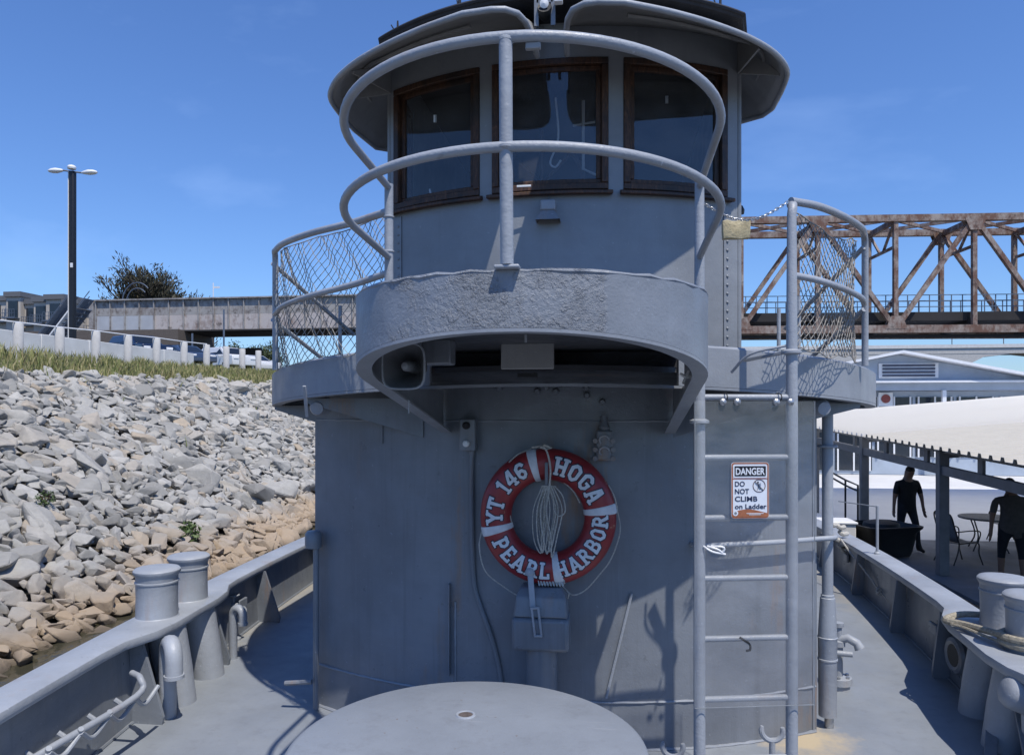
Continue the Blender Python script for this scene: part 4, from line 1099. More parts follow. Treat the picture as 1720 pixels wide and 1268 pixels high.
# block letters with slab serifs: strokes as (x0, y0, x1, y1, thickness) on a unit-height cell
def B(x0, y0, x1, y1, t=0.19): return (x0, y0, x1, y1, t)
SER = 0.13
def oct_(x0, x1, y0, y1, c=0.16): return [B(x0 + c, y0, x1 - c, y0), B(x1 - c, y0, x1, y0 + c), B(x1, y0 + c, x1, y1 - c), B(x1, y1 - c, x1 - c, y1), B(x1 - c, y1, x0 + c, y1), B(x0 + c, y1, x0, y1 - c), B(x0, y1 - c, x0, y0 + c), B(x0, y0 + c, x0 + c, y0)]
def foot(x, y, w=0.15): return B(x - w, y, x + w, y, SER)
GL = {
 'H': (0.84, [B(.2, 0, .2, 1), B(.64, 0, .64, 1), B(.2, .5, .64, .5)] + [foot(x, y) for x in (.2, .64) for y in (.06, .94)]),
 'O': (0.76, oct_(.16, .60, .1, .9)),
 'G': (0.78, [B(.32, .1, .46, .1), B(.46, .1, .6, .24), B(.6, .24, .6, .48), B(.40, .48, .68, .48, .15), B(.6, .70, .6, .76), B(.6, .76, .46, .9), B(.46, .9, .30, .9), B(.30, .9, .16, .76), B(.16, .76, .16, .24), B(.16, .24, .32, .1)]),
 'A': (0.84, [B(.17, 0, .38, .95), B(.67, 0, .46, .95), B(.34, .94, .50, .94, .13), B(.28, .32, .56, .32, .15), foot(.16, .06, .16), foot(.68, .06, .16)]),
 'P': (0.74, [B(.2, 0, .2, 1), B(.2, .9, .48, .9), B(.48, .9, .6, .78), B(.6, .78, .6, .60), B(.6, .60, .48, .46), B(.48, .46, .2, .46), foot(.2, .06, .17), foot(.14, .94, .1)]),
 'E': (0.74, [B(.2, 0, .2, 1), B(.1, .09, .62, .09), B(.1, .91, .62, .91), B(.2, .5, .5, .5, .17), B(.60, .05, .60, .28, .13), B(.60, .72, .60, .95, .13)]),
 'R': (0.80, [B(.2, 0, .2, 1), B(.2, .9, .48, .9), B(.48, .9, .6, .78), B(.6, .78, .6, .62), B(.6, .62, .48, .50), B(.48, .50, .2, .50), B(.44, .48, .64, .06), foot(.2, .06, .15), foot(.68, .06, .1), foot(.12, .94, .1)]),
 'L': (0.70, [B(.2, 0, .2, 1), B(.1, .09, .6, .09), B(.58, .05, .58, .34, .14), foot(.2, .94, .16)]),
 'B': (0.78, [B(.2, 0, .2, 1), B(.1, .91, .48, .91), B(.48, .91, .6, .80), B(.6, .80, .6, .64), B(.6, .64, .50, .51), B(.2, .51, .5, .51, .16), B(.5, .51, .62, .38), B(.62, .38, .62, .22), B(.62, .22, .5, .09), B(.1, .09, .5, .09)]),
 'Y': (0.80, [B(.16, .95, .40, .46), B(.64, .95, .40, .46), B(.40, .5, .40, 0), foot(.40, .06, .18), foot(.15, .94, .14), foot(.65, .94, .14)]),
 'T': (0.76, [B(.38, 0, .38, .95), B(.08, .91, .68, .91), B(.12, .70, .12, .96, .13), B(.64, .70, .64, .96, .13), foot(.38, .06, .17)]),
 '1': (0.52, [B(.28, 0, .28, 1), B(.28, .95, .10, .78, .16), foot(.28, .06, .2)]),
 '4': (0.74, [B(.50, 0, .50, 1), B(.46, .96, .12, .36, .17), B(.06, .33, .68, .33, .17), foot(.50, .06, .17)]),
 '6': (0.74, oct_(.16, .58, .1, .52, .14) + [B(.16, .3, .16, .74), B(.16, .74, .30, .9), B(.30, .9, .48, .9), B(.48, .9, .58, .78)]),
 ' ': (0.40, []),
}
LETW = simple('white_letter_vinyl', (0.66, 0.70, 0.74), 0.5, 0, 0.12, 25)
LETD = simple('dark_letter_outline', (0.012, 0.016, 0.035), 0.5)
def ring_text(txt, a_mid, size, outward=True):
    adv = [GL[ch][0] * 1.0 + 0.03 for ch in txt]; tot = sum(adv) * size
    white, dark = MB(), MB(); s0 = -tot / 2
    for ci, ch in enumerate(txt):
        for si, (x0, y0, x1, y1, th) in enumerate(GL[ch][1]):
            for mbx, ex, lift in ((dark, 0.055, 0.0012), (white, 0.0, 0.0026)):
                dx, dy = x1 - x0, y1 - y0; L = math.hypot(dx, dy); ux, uy = dx / L, dy / L; nx, ny = -uy, ux
                h = th / 2 + ex; e0 = 0.045 + ex if (len(GL[ch][1]) > 5 and abs(dx) > 1e-6 and abs(dy) > 1e-6) else ex + 0.02
                rows = []; n = 5
                for k in range(n + 1):
                    t = -e0 + (L + 2 * e0) * k / n; row = []
                    for q in (-1, -0.33, 0.33, 1):
                        gx, gy = x0 + ux * t + nx * h * q, y0 + uy * t + ny * h * q
                        s = s0 + gx * size; v = (gy - 0.5) * size
                        if outward: ang = a_mid - math.degrees(s / RC); rad = RC + v
                        else: ang = a_mid + math.degrees(s / RC); rad = RC - v
                        row.append(ring_pt(ang, rad, lift + si * 0.00012))
                    rows.append(row)
                mbx.loft(rows, closed=False)
        s0 += adv[ci] * size
    dark.build('lettering_outline', LETD, ringE, smooth=60); white.build('lettering', LETW, ringE, smooth=60)
ring_text('YT 146', 150, 0.104, True)
ring_text('HOGA', 50, 0.110, True)
ring_text('PEARL', 239, 0.100, False)
ring_text('HARBOR', -38, 0.096, False)
# grab line looped between the straps
def edge_pt(a, r=RC + TA + 0.006, y=0.0): return Vector((math.cos(R(a)) * r, y, math.sin(R(a)) * r))
GL_R = 0.0042
for pts in ([edge_pt(194), edge_pt(205, .47, -.02), edge_pt(222, .52, -.02), edge_pt(240, .52, -.01), V(-.17, -.02, -.50)],
            [edge_pt(8), edge_pt(-10, .45, -.02), edge_pt(-32, .46, -.03), edge_pt(-48, .47, -.03), edge_pt(-62, .50, -.02), edge_pt(-72, .50, -.02), edge_pt(-79)],
            [edge_pt(104), edge_pt(115, .425, -.03), edge_pt(125, .41, -.06)], [edge_pt(8, .43), edge_pt(18, .43, -.03), edge_pt(28, .425, -.02)], [edge_pt(-79), V(.13, -.03, -.46), V(.125, -.02, -.50)],
            [V(-.23, -.03, .10), V(-.235, -.02, 0.02), V(-.22, -.03, -.04)], [V(.09, -.03, .225), V(.16, -.03, .16), V(.20, -.03, .09)]):
    m = MB(); m.tube(smooth_path(pts, 6), GL_R, 6); m.build('grab_line', ROPE_W, ringE)
# coil of white line hanging inside the ring
coil = tag(empty('rope_coil', ring_c + V(0, -0.10, 0)), 'coil of thin white line hanging inside the red life ring', 'rope')
rc = random.Random(3)
for k in range(9):
    x0 = -0.045 + 0.012 * k + rc.uniform(-.006, .006); b = -0.235 + rc.uniform(0, .05); w = rc.uniform(0.02, 0.05)
    pts = [V(x0 * 0.5, 0, .20), V(x0 - w, -0.01 * (k % 3), .05), V(x0 * 1.2 - w * .6, -0.012 * (k % 3), -.12), V(x0 * .7, -0.01, b), V(x0 * .9 + w * .5, -0.015, -.10), V(x0 + w, -0.012 * (k % 2), .06), V(x0 * 0.6 + .01, 0, .20)]
    m = MB(); m.tube(smooth_path(pts, 6), 0.0040, 6); m.build('loop', ROPE_W, coil)
m = MB(); m.tube(smooth_path([V(0.05, -.01, .2), V(.10, -.02, .14), V(.115, -.02, .05), V(.08, -.02, 0.02), V(.05, -.02, .05), V(.045, -.02, .12)], 6), 0.0040, 6); m.build('loop', ROPE_W, coil)
m = MB(); m.tube(smooth_path([V(.02, 0, .20), V(.025, -.02, .32), V(-.01, -.01, .43), V(-.09, .02, .43)], 6), 0.006, 6); m.build('hanging_end', ROPE_W, coil)
m = MB(); m.tube([V(-.045, .0, .435), V(-.01, -.015, .445), V(.03, .0, .43), V(.0, .01, .42)], 0.008, 6, closed=True); m.build('knot', ROPE_W, coil)
m = MB(); m.beam(V(0.0, 0.03, 0.20), V(0.0, 0.03, 0.34), 0.055, 0.02); m.build('hanger', PAINT, coil, bev=0.004)

# ---- scratched clear sheet tied over the ladder, and the notice on it
lx, ly = (LR - RP_).normalized().x, (LR - RP_).normalized().y
LDIR = Vector((lx, ly, 0)); LNRM = Vector((ly, -lx, 0))
def lad(u, z, off):     # u metres from the left stile
    p = Vector((RP_.x, RP_.y, 0)) + LDIR * u + LNRM * off; return Vector((p.x + TX, p.y, z))
WLAD = (LR - RP_).length
shE = tag(empty('clear_sheet', lad(0, 0.63, 0.045)), 'scratched clear plastic sheet bolted over the ladder to block climbing', 'plastic sheet')
def loc(o, p): return p - o.location
m = MB(); A_ = [loc(shE, lad(u, z, 0.045)) for u, z in ((-0.04, 0.64), (WLAD + 0.10, 0.64), (WLAD + 0.10, 2.20), (-0.04, 2.20))]
m.quad(*A_); sh = m.build('sheet', PLEXI, shE, smooth=0, fix=False)
EDGE = simple('frosted_sheet_edge', (0.26, 0.28, 0.30), 0.35)
for (u0, z0_), (u1, z1_) in (((-0.04, 0.64), (WLAD + 0.10, 0.64)), ((WLAD + 0.10, 0.64), (WLAD + 0.10, 2.20)), ((-0.04, 0.64), (-0.04, 2.20))):
    m = MB(); m.beam(loc(shE, lad(u0, z0_, 0.047)), loc(shE, lad(u1, z1_, 0.047)), 0.003, 0.003, LNRM); m.build('sheet_edge', EDGE, shE, smooth=0)
for u in (0.105, 0.18, WLAD - 0.105, WLAD - 0.03):
    m = MB(); q = loc(shE, lad(u, 2.195, 0.05)); rot = LNRM.to_track_quat('Z', 'Y').to_matrix()
    m.lathe([(0.018, 0.0), (0.018, 0.006), (0.012, 0.012), (0, 0.014)], 14, q, rot); m.build('bolt', STEEL, shE)
for u in (0.13, WLAD - 0.075):
    m = MB(); m.tube([loc(shE, lad(u + 0.0, 2.22 + math.sin(a) * 0.022, math.cos(a) * 0.05)) for a in [k * math.pi / 5 for k in range(10)]], 0.003, 5, closed=True); m.build('zip_tie', BLACK, shE)
# notice
SW, SH = 0.198, 0.286
sg_c = lad(0.245, 1.745, 0.056)
rot_s = Matrix((LDIR, Vector((0, 0, 1)), LNRM)).transposed()      # x along the rungs, y up, z towards the viewer
sign = empty('danger_sign', sg_c); sign.rotation_euler = rot_s.to_euler()
tag(sign, 'small DANGER do-not-climb notice fixed to the clear sheet on the ladder', 'sign')
ORANGE = simple('faded_orange_print', (0.36, 0.13, 0.06), 0.5, 0, 0.25, 30)
SIGNW = simple('sign_white', (0.70, 0.74, 0.80), 0.45, 0, 0.06, 10)
SIGNB = simple('sign_black', (0.012, 0.014, 0.022), 0.5)
SIGNN = simple('sign_navy', (0.025, 0.035, 0.085), 0.5)
def rrect(w, h, r, cx=0, cy=0, n=5):
    out = []
    for qx, qy, a0 in ((1, 1, 0), (-1, 1, 90), (-1, -1, 180), (1, -1, 270)):
        for k in range(n + 1):
            a = R(a0 + 90 * k / n); out.append((cx + qx * (w / 2 - r) + r * math.cos(a), cy + qy * (h / 2 - r) + r * math.sin(a)))
    return out
def flat(name, poly, z, mat, th=0.0006):
    m = MB(); m.prism([(x, y, z) for x, y in poly], (0, 0, th)); return m.build(name, mat, sign, smooth=0)
flat('sign_panel', rrect(SW, SH, 0.016), -0.002, SIGNW, 0.002)
m = MB(); bo, bi = rrect(SW - 0.003, SH - 0.003, 0.015), rrect(SW - 0.018, SH - 0.018, 0.010)
m.loft([[(x, y, 0.0008) for x, y in bo], [(x, y, 0.0008) for x, y in bi]], caps=(False, False)); m.build('border', ORANGE, sign, smooth=0)
flat('header_backing', rrect(SW - 0.020, 0.066, 0.010, 0, SH / 2 - 0.045), 0.0010, SIGNW)
flat('header', rrect(SW - 0.034, 0.052, 0.004, 0, SH / 2 - 0.045), 0.0018, SIGNB)
flat('divider', rrect(SW - 0.014, 0.004, 0.001, 0, SH / 2 - 0.083), 0.0012, ORANGE)
wave = [(-SW / 2 + .004, -SH / 2 + .008), (SW / 2 - .004, -SH / 2 + .008)] + [(SW / 2 - .004 - (SW - .008) * k / 12, -SH / 2 + 0.034 + 0.010 * math.sin(k / 12 * 4.6 - 0.9) + 0.006 * k / 12) for k in range(13)]
flat('footer', wave, 0.0012, ORANGE)
flat('footer_badge', [(-SW / 2 + .022 + math.cos(a) * .014, -SH / 2 + .028 + math.sin(a) * .014) for a in [k * math.pi / 10 for k in range(20)]], 0.0020, SIGNW)
flat('footer_badge', [(-SW / 2 + .022 + math.cos(a) * .007, -SH / 2 + .028 + math.sin(a) * .007) for a in [k * math.pi / 10 for k in range(20)]], 0.0028, STEEL)
for yy, w in ((0.026, 0.09), (0.020, 0.062)): flat('fine_print', rrect(w, 0.003, 0.0005, 0.025, -SH / 2 + yy), 0.0022, SIGNW)
def text_obj(txt, name, size, x, y, z, mat, bold=0.0, width=None, parent=sign, align='LEFT'):
    cu = bpy.data.curves.new(name, 'FONT'); cu.body = txt; cu.size = size; cu.offset = bold; cu.align_x = align; cu.resolution_u = 3
    cu.extrude = 0.0003
    t = bpy.data.objects.new('tmp', cu); COL.objects.link(t)
    bpy.context.view_layer.update()
    me = bpy.data.meshes.new_from_object(t.evaluated_get(bpy.context.evaluated_depsgraph_get()))
    bpy.data.objects.remove(t)
    if width:
        x0 = min(v.co.x for v in me.vertices); x1 = max(v.co.x for v in me.vertices); k = width / (x1 - x0)
        for v in me.vertices: v.co.x = (v.co.x - x0) * k
    me.materials.clear(); me.materials.append(mat)
    o = bpy.data.objects.new(name, me); COL.objects.link(o); o.parent = parent; o.location = (x, y, z); return o
text_obj('DANGER', 'lettering', 0.048, -0.076, SH / 2 - 0.062, 0.0030, SIGNW, 0.0012, 0.152)
for k, (t, w) in enumerate((('DO', 0.052), ('NOT', 0.074), ('CLIMB', 0.118), ('on Ladder', 0.166))):
    text_obj(t, 'lettering', 0.036 if k < 3 else 0.034, -0.080, SH / 2 - 0.122 - 0.038 * k, 0.0014, SIGNN, 0.0007, w)
cx_, cy_ = 0.047, SH / 2 - 0.120
m = MB(); m.loft([[(cx_ + math.cos(a) * r, cy_ + math.sin(a) * r, 0.0014) for a in [k * math.pi / 16 for k in range(32)]] for r in (0.0335, 0.0300)], caps=(False, False)); m.build('prohibition_ring', simple('sign_brown', (0.10, 0.05, 0.045), 0.5), sign, smooth=0)
m = MB(); m.beam((cx_ - .022, cy_ + .022, 0.0022), (cx_ + .022, cy_ - .022, 0.0022), 0.0006, 0.005, (0, 0, 1)); m.build('prohibition_bar', simple('sign_brown2', (0.10, 0.05, 0.045), 0.5), sign, smooth=0)
m = MB()
for a, b, w in (((-.006, .012), (-.004, -.004), .008), ((-.004, -.004), (-.010, -.022), .006), ((-.004, -.004), (.006, -.012), .006), ((.006, -.012), (.004, -.022), .005), ((-.004, .008), (.010, .014), .004), ((-.005, .004), (.010, .004), .004)):
    m.beam((cx_ + a[0], cy_ + a[1], 0.0017), (cx_ + b[0], cy_ + b[1], 0.0017), 0.0004, w, (0, 0, 1))
m.box((cx_ - .006, cy_ + .018, 0.0017), (.008, .008, .0004)); m.build('climber_pictogram', SIGNB, sign, smooth=0)
# black hook round a rung, white rag on another
hk = tag(MB().tube(smooth_path([lad(0.20, 0.99, .03), lad(0.225, 0.975, .045), lad(0.25, 0.955, .04), lad(0.255, 0.925, .03), lad(0.235, 0.92, .03)], 4), 0.006, 6).build('rope_hook', BLACK), 'black hooked cord end round the second lowest ladder rung', 'cord')
rg = MB()
for k in range(3): rg.tube(smooth_path([lad(0.01 + .02 * k, 1.46, .03), lad(0.05 + .03 * k, 1.435 + .01 * k, .05), lad(0.12 - .01 * k, 1.42, .045)], 4), 0.006, 5)
tag(rg.build('rag_strip', WHITE), 'torn white strip tied beside the left side of the ladder', 'rag')

# ---- safety nets on both wings
CORD = simple('net_cord', (0.30, 0.28, 0.25), 0.9, 0, 0.3, 60)
def net(name, path, z0f, z1f, step, label, sag=0.0, r=0.0032, seed=1, bunch=0.0):
    rg_ = random.Random(seed); L = [0.0]
    for a, b in zip(path[:-1], path[1:]): L.append(L[-1] + (Vector(b) - Vector(a)).length)
    tot = L[-1]
    def pt(s, v):
        s = max(0.0, min(tot, s)); i = 0
        while i < len(L) - 2 and L[i + 1] < s: i += 1
        f = (s - L[i]) / max(1e-6, L[i + 1] - L[i]); p = lerp(Vector(path[i]), Vector(path[i + 1]), f)
        c = (s / tot - 0.5); q = bunch * math.sin(math.pi * v)
        p = lerp(p, Vector(path[len(path) // 2]), q) if q else p
        z = lerp(z0f(s / tot), z1f(s / tot), v) - sag * math.sin(math.pi * s / tot) * (1 - v)
        w = 0.030 * math.sin(s * 9 + v * 7) + 0.02 * math.sin(s * 23 + v * 13)
        return Vector((p.x + TX + w * 0.3, p.y + 0.03 + w, z + 0.5 * w))
    m = MB(); hgt = abs(z0f(0.5) - z1f(0.5)); nl = int((tot + hgt) / step)
    for d in (-1, 1):
        for k in range(nl + 1):
            pts = []; n = 16
            for j in range(n + 1):
                v = j / n; s = k * step - hgt * v if d > 0 else k * step - hgt * (1 - v)
                if -0.01 <= s <= tot + 0.01: pts.append(pt(s, v) + V(rg_.uniform(-.004, .004), 0, rg_.uniform(-.004, .004)))
            if len(pts) > 1: m.tube(pts, r, 4)
    m.tube([pt(tot * k / 40, 0.0) for k in range(41)], r * 1.4, 5)
    m.tube([pt(tot * k / 40, 1.0) for k in range(41)], r * 1.2, 5)
    tag(m.build(name, CORD, smooth=60, fix=False), label, 'net')
pl_ = [V(LP_.x - .02, LP_.y + .03, 0)] + [V(-1.06, 4.06, 0), V(-1.42, 4.34, 0), V(-1.73, 4.64, 0), V(-1.96, 4.96, 0)]
net('safety_net', pl_, lambda t: 3.20 + 0.07 * t, lambda t: 2.50 - 0.06 * t, 0.066, 'sagging cord safety net on the railing left of the wheelhouse', 0.02, seed=2, r=0.0023)
pr_ = [V(LR.x + .02, LR.y + .04, 0)] + [V(1.50, 4.22, 0), V(1.70, 4.50, 0), V(1.87, 4.78, 0), V(1.95, 4.95, 0)]
net('safety_net', pr_, lambda t: 3.20 + 0.04 * t, lambda t: 2.47, 0.062, 'bunched cord safety net on the railing beside the steel truss bridge', 0.06, seed=4, bunch=0.14, r=0.0028)

# ---- chain across the gap with a canvas pad
ca, cb = world_pt(V(RP_.x + .02, RP_.y, 3.215)), world_pt(V(LR.x - .02, LR.y, 3.235))
n = 34; pts = [lerp(ca, cb, k / n) + V(0, -.005, -0.09 * math.sin(math.pi * min(1, (k / n)) ** 1.0)) for k in range(n + 1)]
chE = tag(empty('chain', ca), 'bright steel chain slung from the lookout rail to the ladder post', 'chain')
for k in range(n):
    a, b = pts[k] - ca, pts[k + 1] - ca; t = (b - a).normalized(); u = t.cross(V(0, 0, 1)).normalized(); w = u.cross(t)
    if k % 2: u, w = w, u
    c = (a + b) / 2; h = (b - a).length * 0.72
    m = MB(); m.tube([c + t * math.cos(q) * h + u * math.sin(q) * h * 0.55 for q in [j * math.pi / 5 for j in range(10)]], 0.0028, 5, closed=True); m.build('link', STEEL, chE)
CANV = simple('yellowed_canvas', (0.52, 0.44, 0.27), 0.9, 0, 0.25, 25, 0.5)
p = atw(1236, 386, 3.93); m = MB(); rings = []
for k in range(7):
    t = k / 6; x = lerp(-0.072, 0.072, t); rings.append([p + V(x, -0.02 - 0.01 * math.sin(t * 9), 0.045 + .004 * math.sin(t * 12)), p + V(x, -0.028, -0.01), p + V(x * .95, -0.02, -0.052 + .004 * math.sin(t * 7)), p + V(x * .95, 0.02, -0.05), p + V(x, 0.026, -0.01), p + V(x, 0.018, 0.045)])
m.loft(rings); tag(m.build('canvas_pad', CANV, bev=0.004), 'yellowed canvas pad folded over the chain beside the wheelhouse', 'pad')

# ---- mooring ropes on the right-hand bollards and along the bulwark
ROPE = simple('old_mooring_rope', (0.40, 0.36, 0.28), 0.95, 0, 0.35, 50, 0.9, 140)
b1, b2 = [world_pt(V(x, y, cap_z(y))) for x, y in BOLL[1]]
m = MB(); pts = []
for k in range(46):
    a = k * 2 * math.pi / 20; r = 0.168; pts.append(b1 + V(math.cos(a) * r, math.sin(a) * r, 0.045 + 0.02 * k / 10))
m.tube(pts, 0.024, 8); m.tube(smooth_path([b1 + V(-.16, .05, .10), b2 + V(-.30, -.10, .06), b2 + V(-.36, .06, .045), b2 + V(-.20, .18, .06), b2 + V(.0, .18, .06)], 6), 0.024, 8)
m.tube(smooth_path([b1 + V(-.17, -.02, .06), b2 + V(-.33, -.16, .055), b2 + V(-.35, .0, .04), b2 + V(-.22, .2, .055)], 6), 0.010, 6)
tag(m.build('mooring_rope', ROPE), 'thick worn mooring rope turned round the right-hand bollards', 'rope')
m = MB(); pts = [atw(1412, 905, 9.3), atw(1430, 930, 8.9), atw(1460, 968, 8.3), atw(1478, 993, 8.0), atw(1512, 1030, 7.4)]
m.tube(smooth_path(pts, 6), 0.011, 6)
q = atw(1478, 993, 7.98)
for k in range(3): m.tube([q + V(math.cos(a) * .035, math.sin(a) * .02, math.sin(a + k) * .03) for a in [j * math.pi / 4 for j in range(8)]], 0.011, 5, closed=True)
tag(m.build('heaving_line', ROPE_W), 'thin knotted line hanging inside the right bulwark', 'rope')
m = MB()
for k, (px, py) in enumerate(((1400, 880), (1411, 884), (1416, 895), (1408, 905), (1413, 918), (1420, 926))):
    m.tube(smooth_path([atw(px - 6, py - 3, 9.5), atw(px, py + 2, 9.45), atw(px + 7, py + 1, 9.5)], 4), 0.03 if k < 4 else 0.02, 8)
tag(m.build('rope_bundle', ROPE_W), 'bundle of pale rope made fast at the far end of the right bulwark', 'rope')
sp_ = V(0, 0, 0); y = 8.75; x = beam_w(y) + 0.06
m = MB(); m.tube([(x + TX, y, cap_z(y)), (x + TX, y, cap_z(y) + 0.56)], 0.016, 8); m.lathe([(0.035, 0), (0.035, 0.015), (0.02, 0.03)], 10, (x + TX, y, cap_z(y) + 0.02))
m.tube([(x + TX, y, cap_z(y) + 0.55), (x + TX - .15, y + .9, cap_z(y) + 0.50)], 0.006, 5)
tag(m.build('rail_stanchion', PAINT_PIPE), 'slim grey stanchion standing on the right bulwark cap', 'stanchion')

# ================================================================== THE LANDING STAGE ON THE RIGHT
DOCK_Z = -0.78
def dock_material():
    M = Mat('pale_deck_coating'); v = M.coord('Position')
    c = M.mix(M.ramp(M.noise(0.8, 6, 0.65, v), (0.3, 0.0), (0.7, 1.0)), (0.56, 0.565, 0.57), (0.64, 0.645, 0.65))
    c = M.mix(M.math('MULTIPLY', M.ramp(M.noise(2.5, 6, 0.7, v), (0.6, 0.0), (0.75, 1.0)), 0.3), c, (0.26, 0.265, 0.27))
    return M.out(c, 0.7, 0, M.bump(M.noise(40, 4, 0.6, v), 0.2, 0.005))
DX0 = 5.6
YB = 17.9          # near deck coloured dark for the canopy's shade, far deck left pale
m = MB(); m.box(((DX0 + 45) / 2, (YB - 11) / 2, DOCK_Z - 0.5), (45 - DX0, YB + 11, 1.0)); tag(m.build('landing_stage', simple('shade_toned_deck', (0.17, 0.178, 0.195), 0.75, 0, 0.3, 1.2, 0.4, 60, kind='Position'), smooth=0), kind='structure')
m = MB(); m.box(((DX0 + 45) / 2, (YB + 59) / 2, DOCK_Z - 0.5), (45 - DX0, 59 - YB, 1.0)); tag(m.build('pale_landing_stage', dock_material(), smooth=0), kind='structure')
fe = empty('fender_beam', (DX0 - 0.13, 0, 0)); tag(fe, 'long black rubber fender along the edge of the landing stage', 'fender')
for k in range(9):
    m = MB(); m.box((0, -4 + k * 4.5, DOCK_Z - 0.22), (0.22, 4.4, 0.40)); m.build('fender_section', BLACK, fe, bev=0.05)
m = MB(); m.box((0, 14, DOCK_Z - 0.82), (0.10, 42, 0.4)); m.build('fender_backing', BLACK, fe)
# canopy
def eave_z(y): return 1.38 + 0.027 * (y - 9.8)
CX0, CX1, CY0, CY1 = 5.55, 16.0, 3.5, 28.0
def roof_z(x, y): return eave_z(y) + (x - CX0) * 0.085
cano = tag(empty('canopy', (CX0, CY0, 0)), 'low white corrugated canopy roof on steel posts over the landing stage', 'canopy')
m = MB(); row0, row1 = [], []; y = CY0; k = 0
while y < CY1:
    for dy, dz in ((0, 0), (0.20, 0), (0.225, 0.06), (0.295, 0.06), (0.32, 0)):
        yy = y + dy; row0.append((0, yy - CY0, eave_z(yy) + dz)); row1.append((CX1 - CX0, yy - CY0, roof_z(CX1, yy) + dz))
    y += 0.33
ROOFW = simple('white_roof_sheet', (0.52, 0.485, 0.415), 0.75, 0.0, 0.05, 3, 0.1, 20)
cut = next(i for i, p in enumerate(row0) if p[1] + CY0 > 17.0)
m = MB(); m.strip(row0[:cut + 1], row1[:cut + 1]); o = m.build('roof_sheet', ROOFW, cano, smooth=0, fix=False); o.modifiers.new('thick', 'SOLIDIFY').thickness = 0.01
M = Mat('deck_brightening_sheet')      # far bays made translucent to brighten the deck below, an added effect
td, tt_ = M.n('ShaderNodeBsdfDiffuse'), M.n('ShaderNodeBsdfTranslucent'); tm = M.n('ShaderNodeMixShader'); tm.inputs[0].default_value = 0.50
td.inputs['Color'].default_value = (0.84, 0.79, 0.69, 1); tt_.inputs['Color'].default_value = (0.97, 0.96, 0.93, 1)
M.nt.links.new(td.outputs[0], tm.inputs[1]); M.nt.links.new(tt_.outputs[0], tm.inputs[2]); M.nt.links.new(tm.outputs[0], M.nt.nodes['Material Output'].inputs['Surface'])
m = MB(); m.strip(row0[cut:], row1[cut:]); m.build('brightening_roof_sheet', M.m, cano, smooth=0, fix=False)
FRAME = simple('grey_canopy_frame', (0.17, 0.175, 0.185), 0.5, 0, 0.2, 5)
m = MB(); m.beam((0.35, 0, eave_z(CY0) - 0.40), (0.35, CY1 - CY0, eave_z(CY1) - 0.40), 0.10, 0.16); m.build('eave_beam', FRAME, cano, smooth=0)
m = MB(); m.beam((0.35, 0, eave_z(CY0) - 0.05), (0.35, CY1 - CY0, eave_z(CY1) - 0.05), 0.08, 0.08); m.build('purlin', FRAME, cano, smooth=0)
for yy in (6.0, 10.0, 14.1, 18.2, 22.3, 26.4):
    for xx in (0.35, 9.0):
        m = MB(); zt = roof_z(CX0 + xx, yy) - 0.08; m.box((xx, yy - CY0, (DOCK_Z + zt) / 2), (0.17, 0.17, zt - DOCK_Z)); m.build('post', FRAME, cano, bev=0.01)
    m = MB(); m.beam((0.30, yy - CY0, eave_z(yy) - 0.12), (9.4, yy - CY0, roof_z(CX0 + 9.4, yy) - 0.12), 0.09, 0.16); m.build('rafter', FRAME, cano, smooth=0)
for k in range(12):
    yy = 4.5 + 2.05 * k; m = MB(); m.beam((0.35, yy - CY0, eave_z(yy) - 0.34), (0.35, yy - CY0, eave_z(yy) - 0.08), 0.16, 0.05); m.build('strut', FRAME, cano, smooth=0)
# white box and rails by the gangway
def box_thing(name, c, d, mat, label, cat, bev=0.02):
    m = MB(); m.box((0, 0, d[2] / 2), d); return tag(m.build(name, mat, loc=c, bev=bev), label, cat)
p = atw(1403, 880, 15.0); p.z = DOCK_Z
lk = empty('deck_locker', p); tag(lk, 'white deck locker standing at the far edge of the landing stage', 'locker')
m = MB(); m.box((0, 0, 0.34), (0.62, 0.6, 0.68)); m.build('body', CONC_W, lk, bev=0.02); m = MB(); m.box((0, 0, 0.70), (0.68, 0.66, 0.05)); m.build('lid', WHITE, lk, bev=0.015)
gr_ = empty('handrail', (0, 0, 0)); tag(gr_, 'thin black steel handrail sloping down beside the landing stage steps', 'handrail')
T1, T2, T3 = atw(1391, 790, 17.5), atw(1420, 806, 16.5), atw(1441, 815, 15.8)
for off in (0.0, -0.12):
    m = MB(); m.tube([T1 + V(0, 0, off), T2 + V(0, 0, off), T3 + V(0, 0, off)] + ([V(T3.x, T3.y, DOCK_Z)] if not off else []), 0.022, 8); m.build('rail', BLACK, gr_)
m = MB(); m.tube([T2, V(T2.x, T2.y, DOCK_Z)], 0.022, 8); m.build('post', BLACK, gr_)
# big black tub
p = atw(1480, 928, 15.0); p.z = DOCK_Z
tb = empty('black_tub', p, R(20)); tag(tb, 'large black plastic tub with flared rim beside the walking man', 'tub')
def rr3(w, d, r, z): return [(x, y, z) for x, y in rrect(w, d, r)]
m = MB(); m.loft([rr3(0.86, 0.8, .15, 0.04), rr3(0.92, .86, .17, .12), rr3(1.06, 1.0, .2, .52), rr3(1.22, 1.12, .2, .60), rr3(1.24, 1.14, .2, .64), rr3(1.12, 1.03, .2, .645), rr3(1.0, .95, .18, .52), rr3(.86, .8, .15, .10)]); m.build('tub_body', BLACK, tb)
m = MB(); m.lathe([(0.35, .60), (0.33, .67), (0.18, .71), (0, .72)], 20); m.build('heap', BLACK, tb)

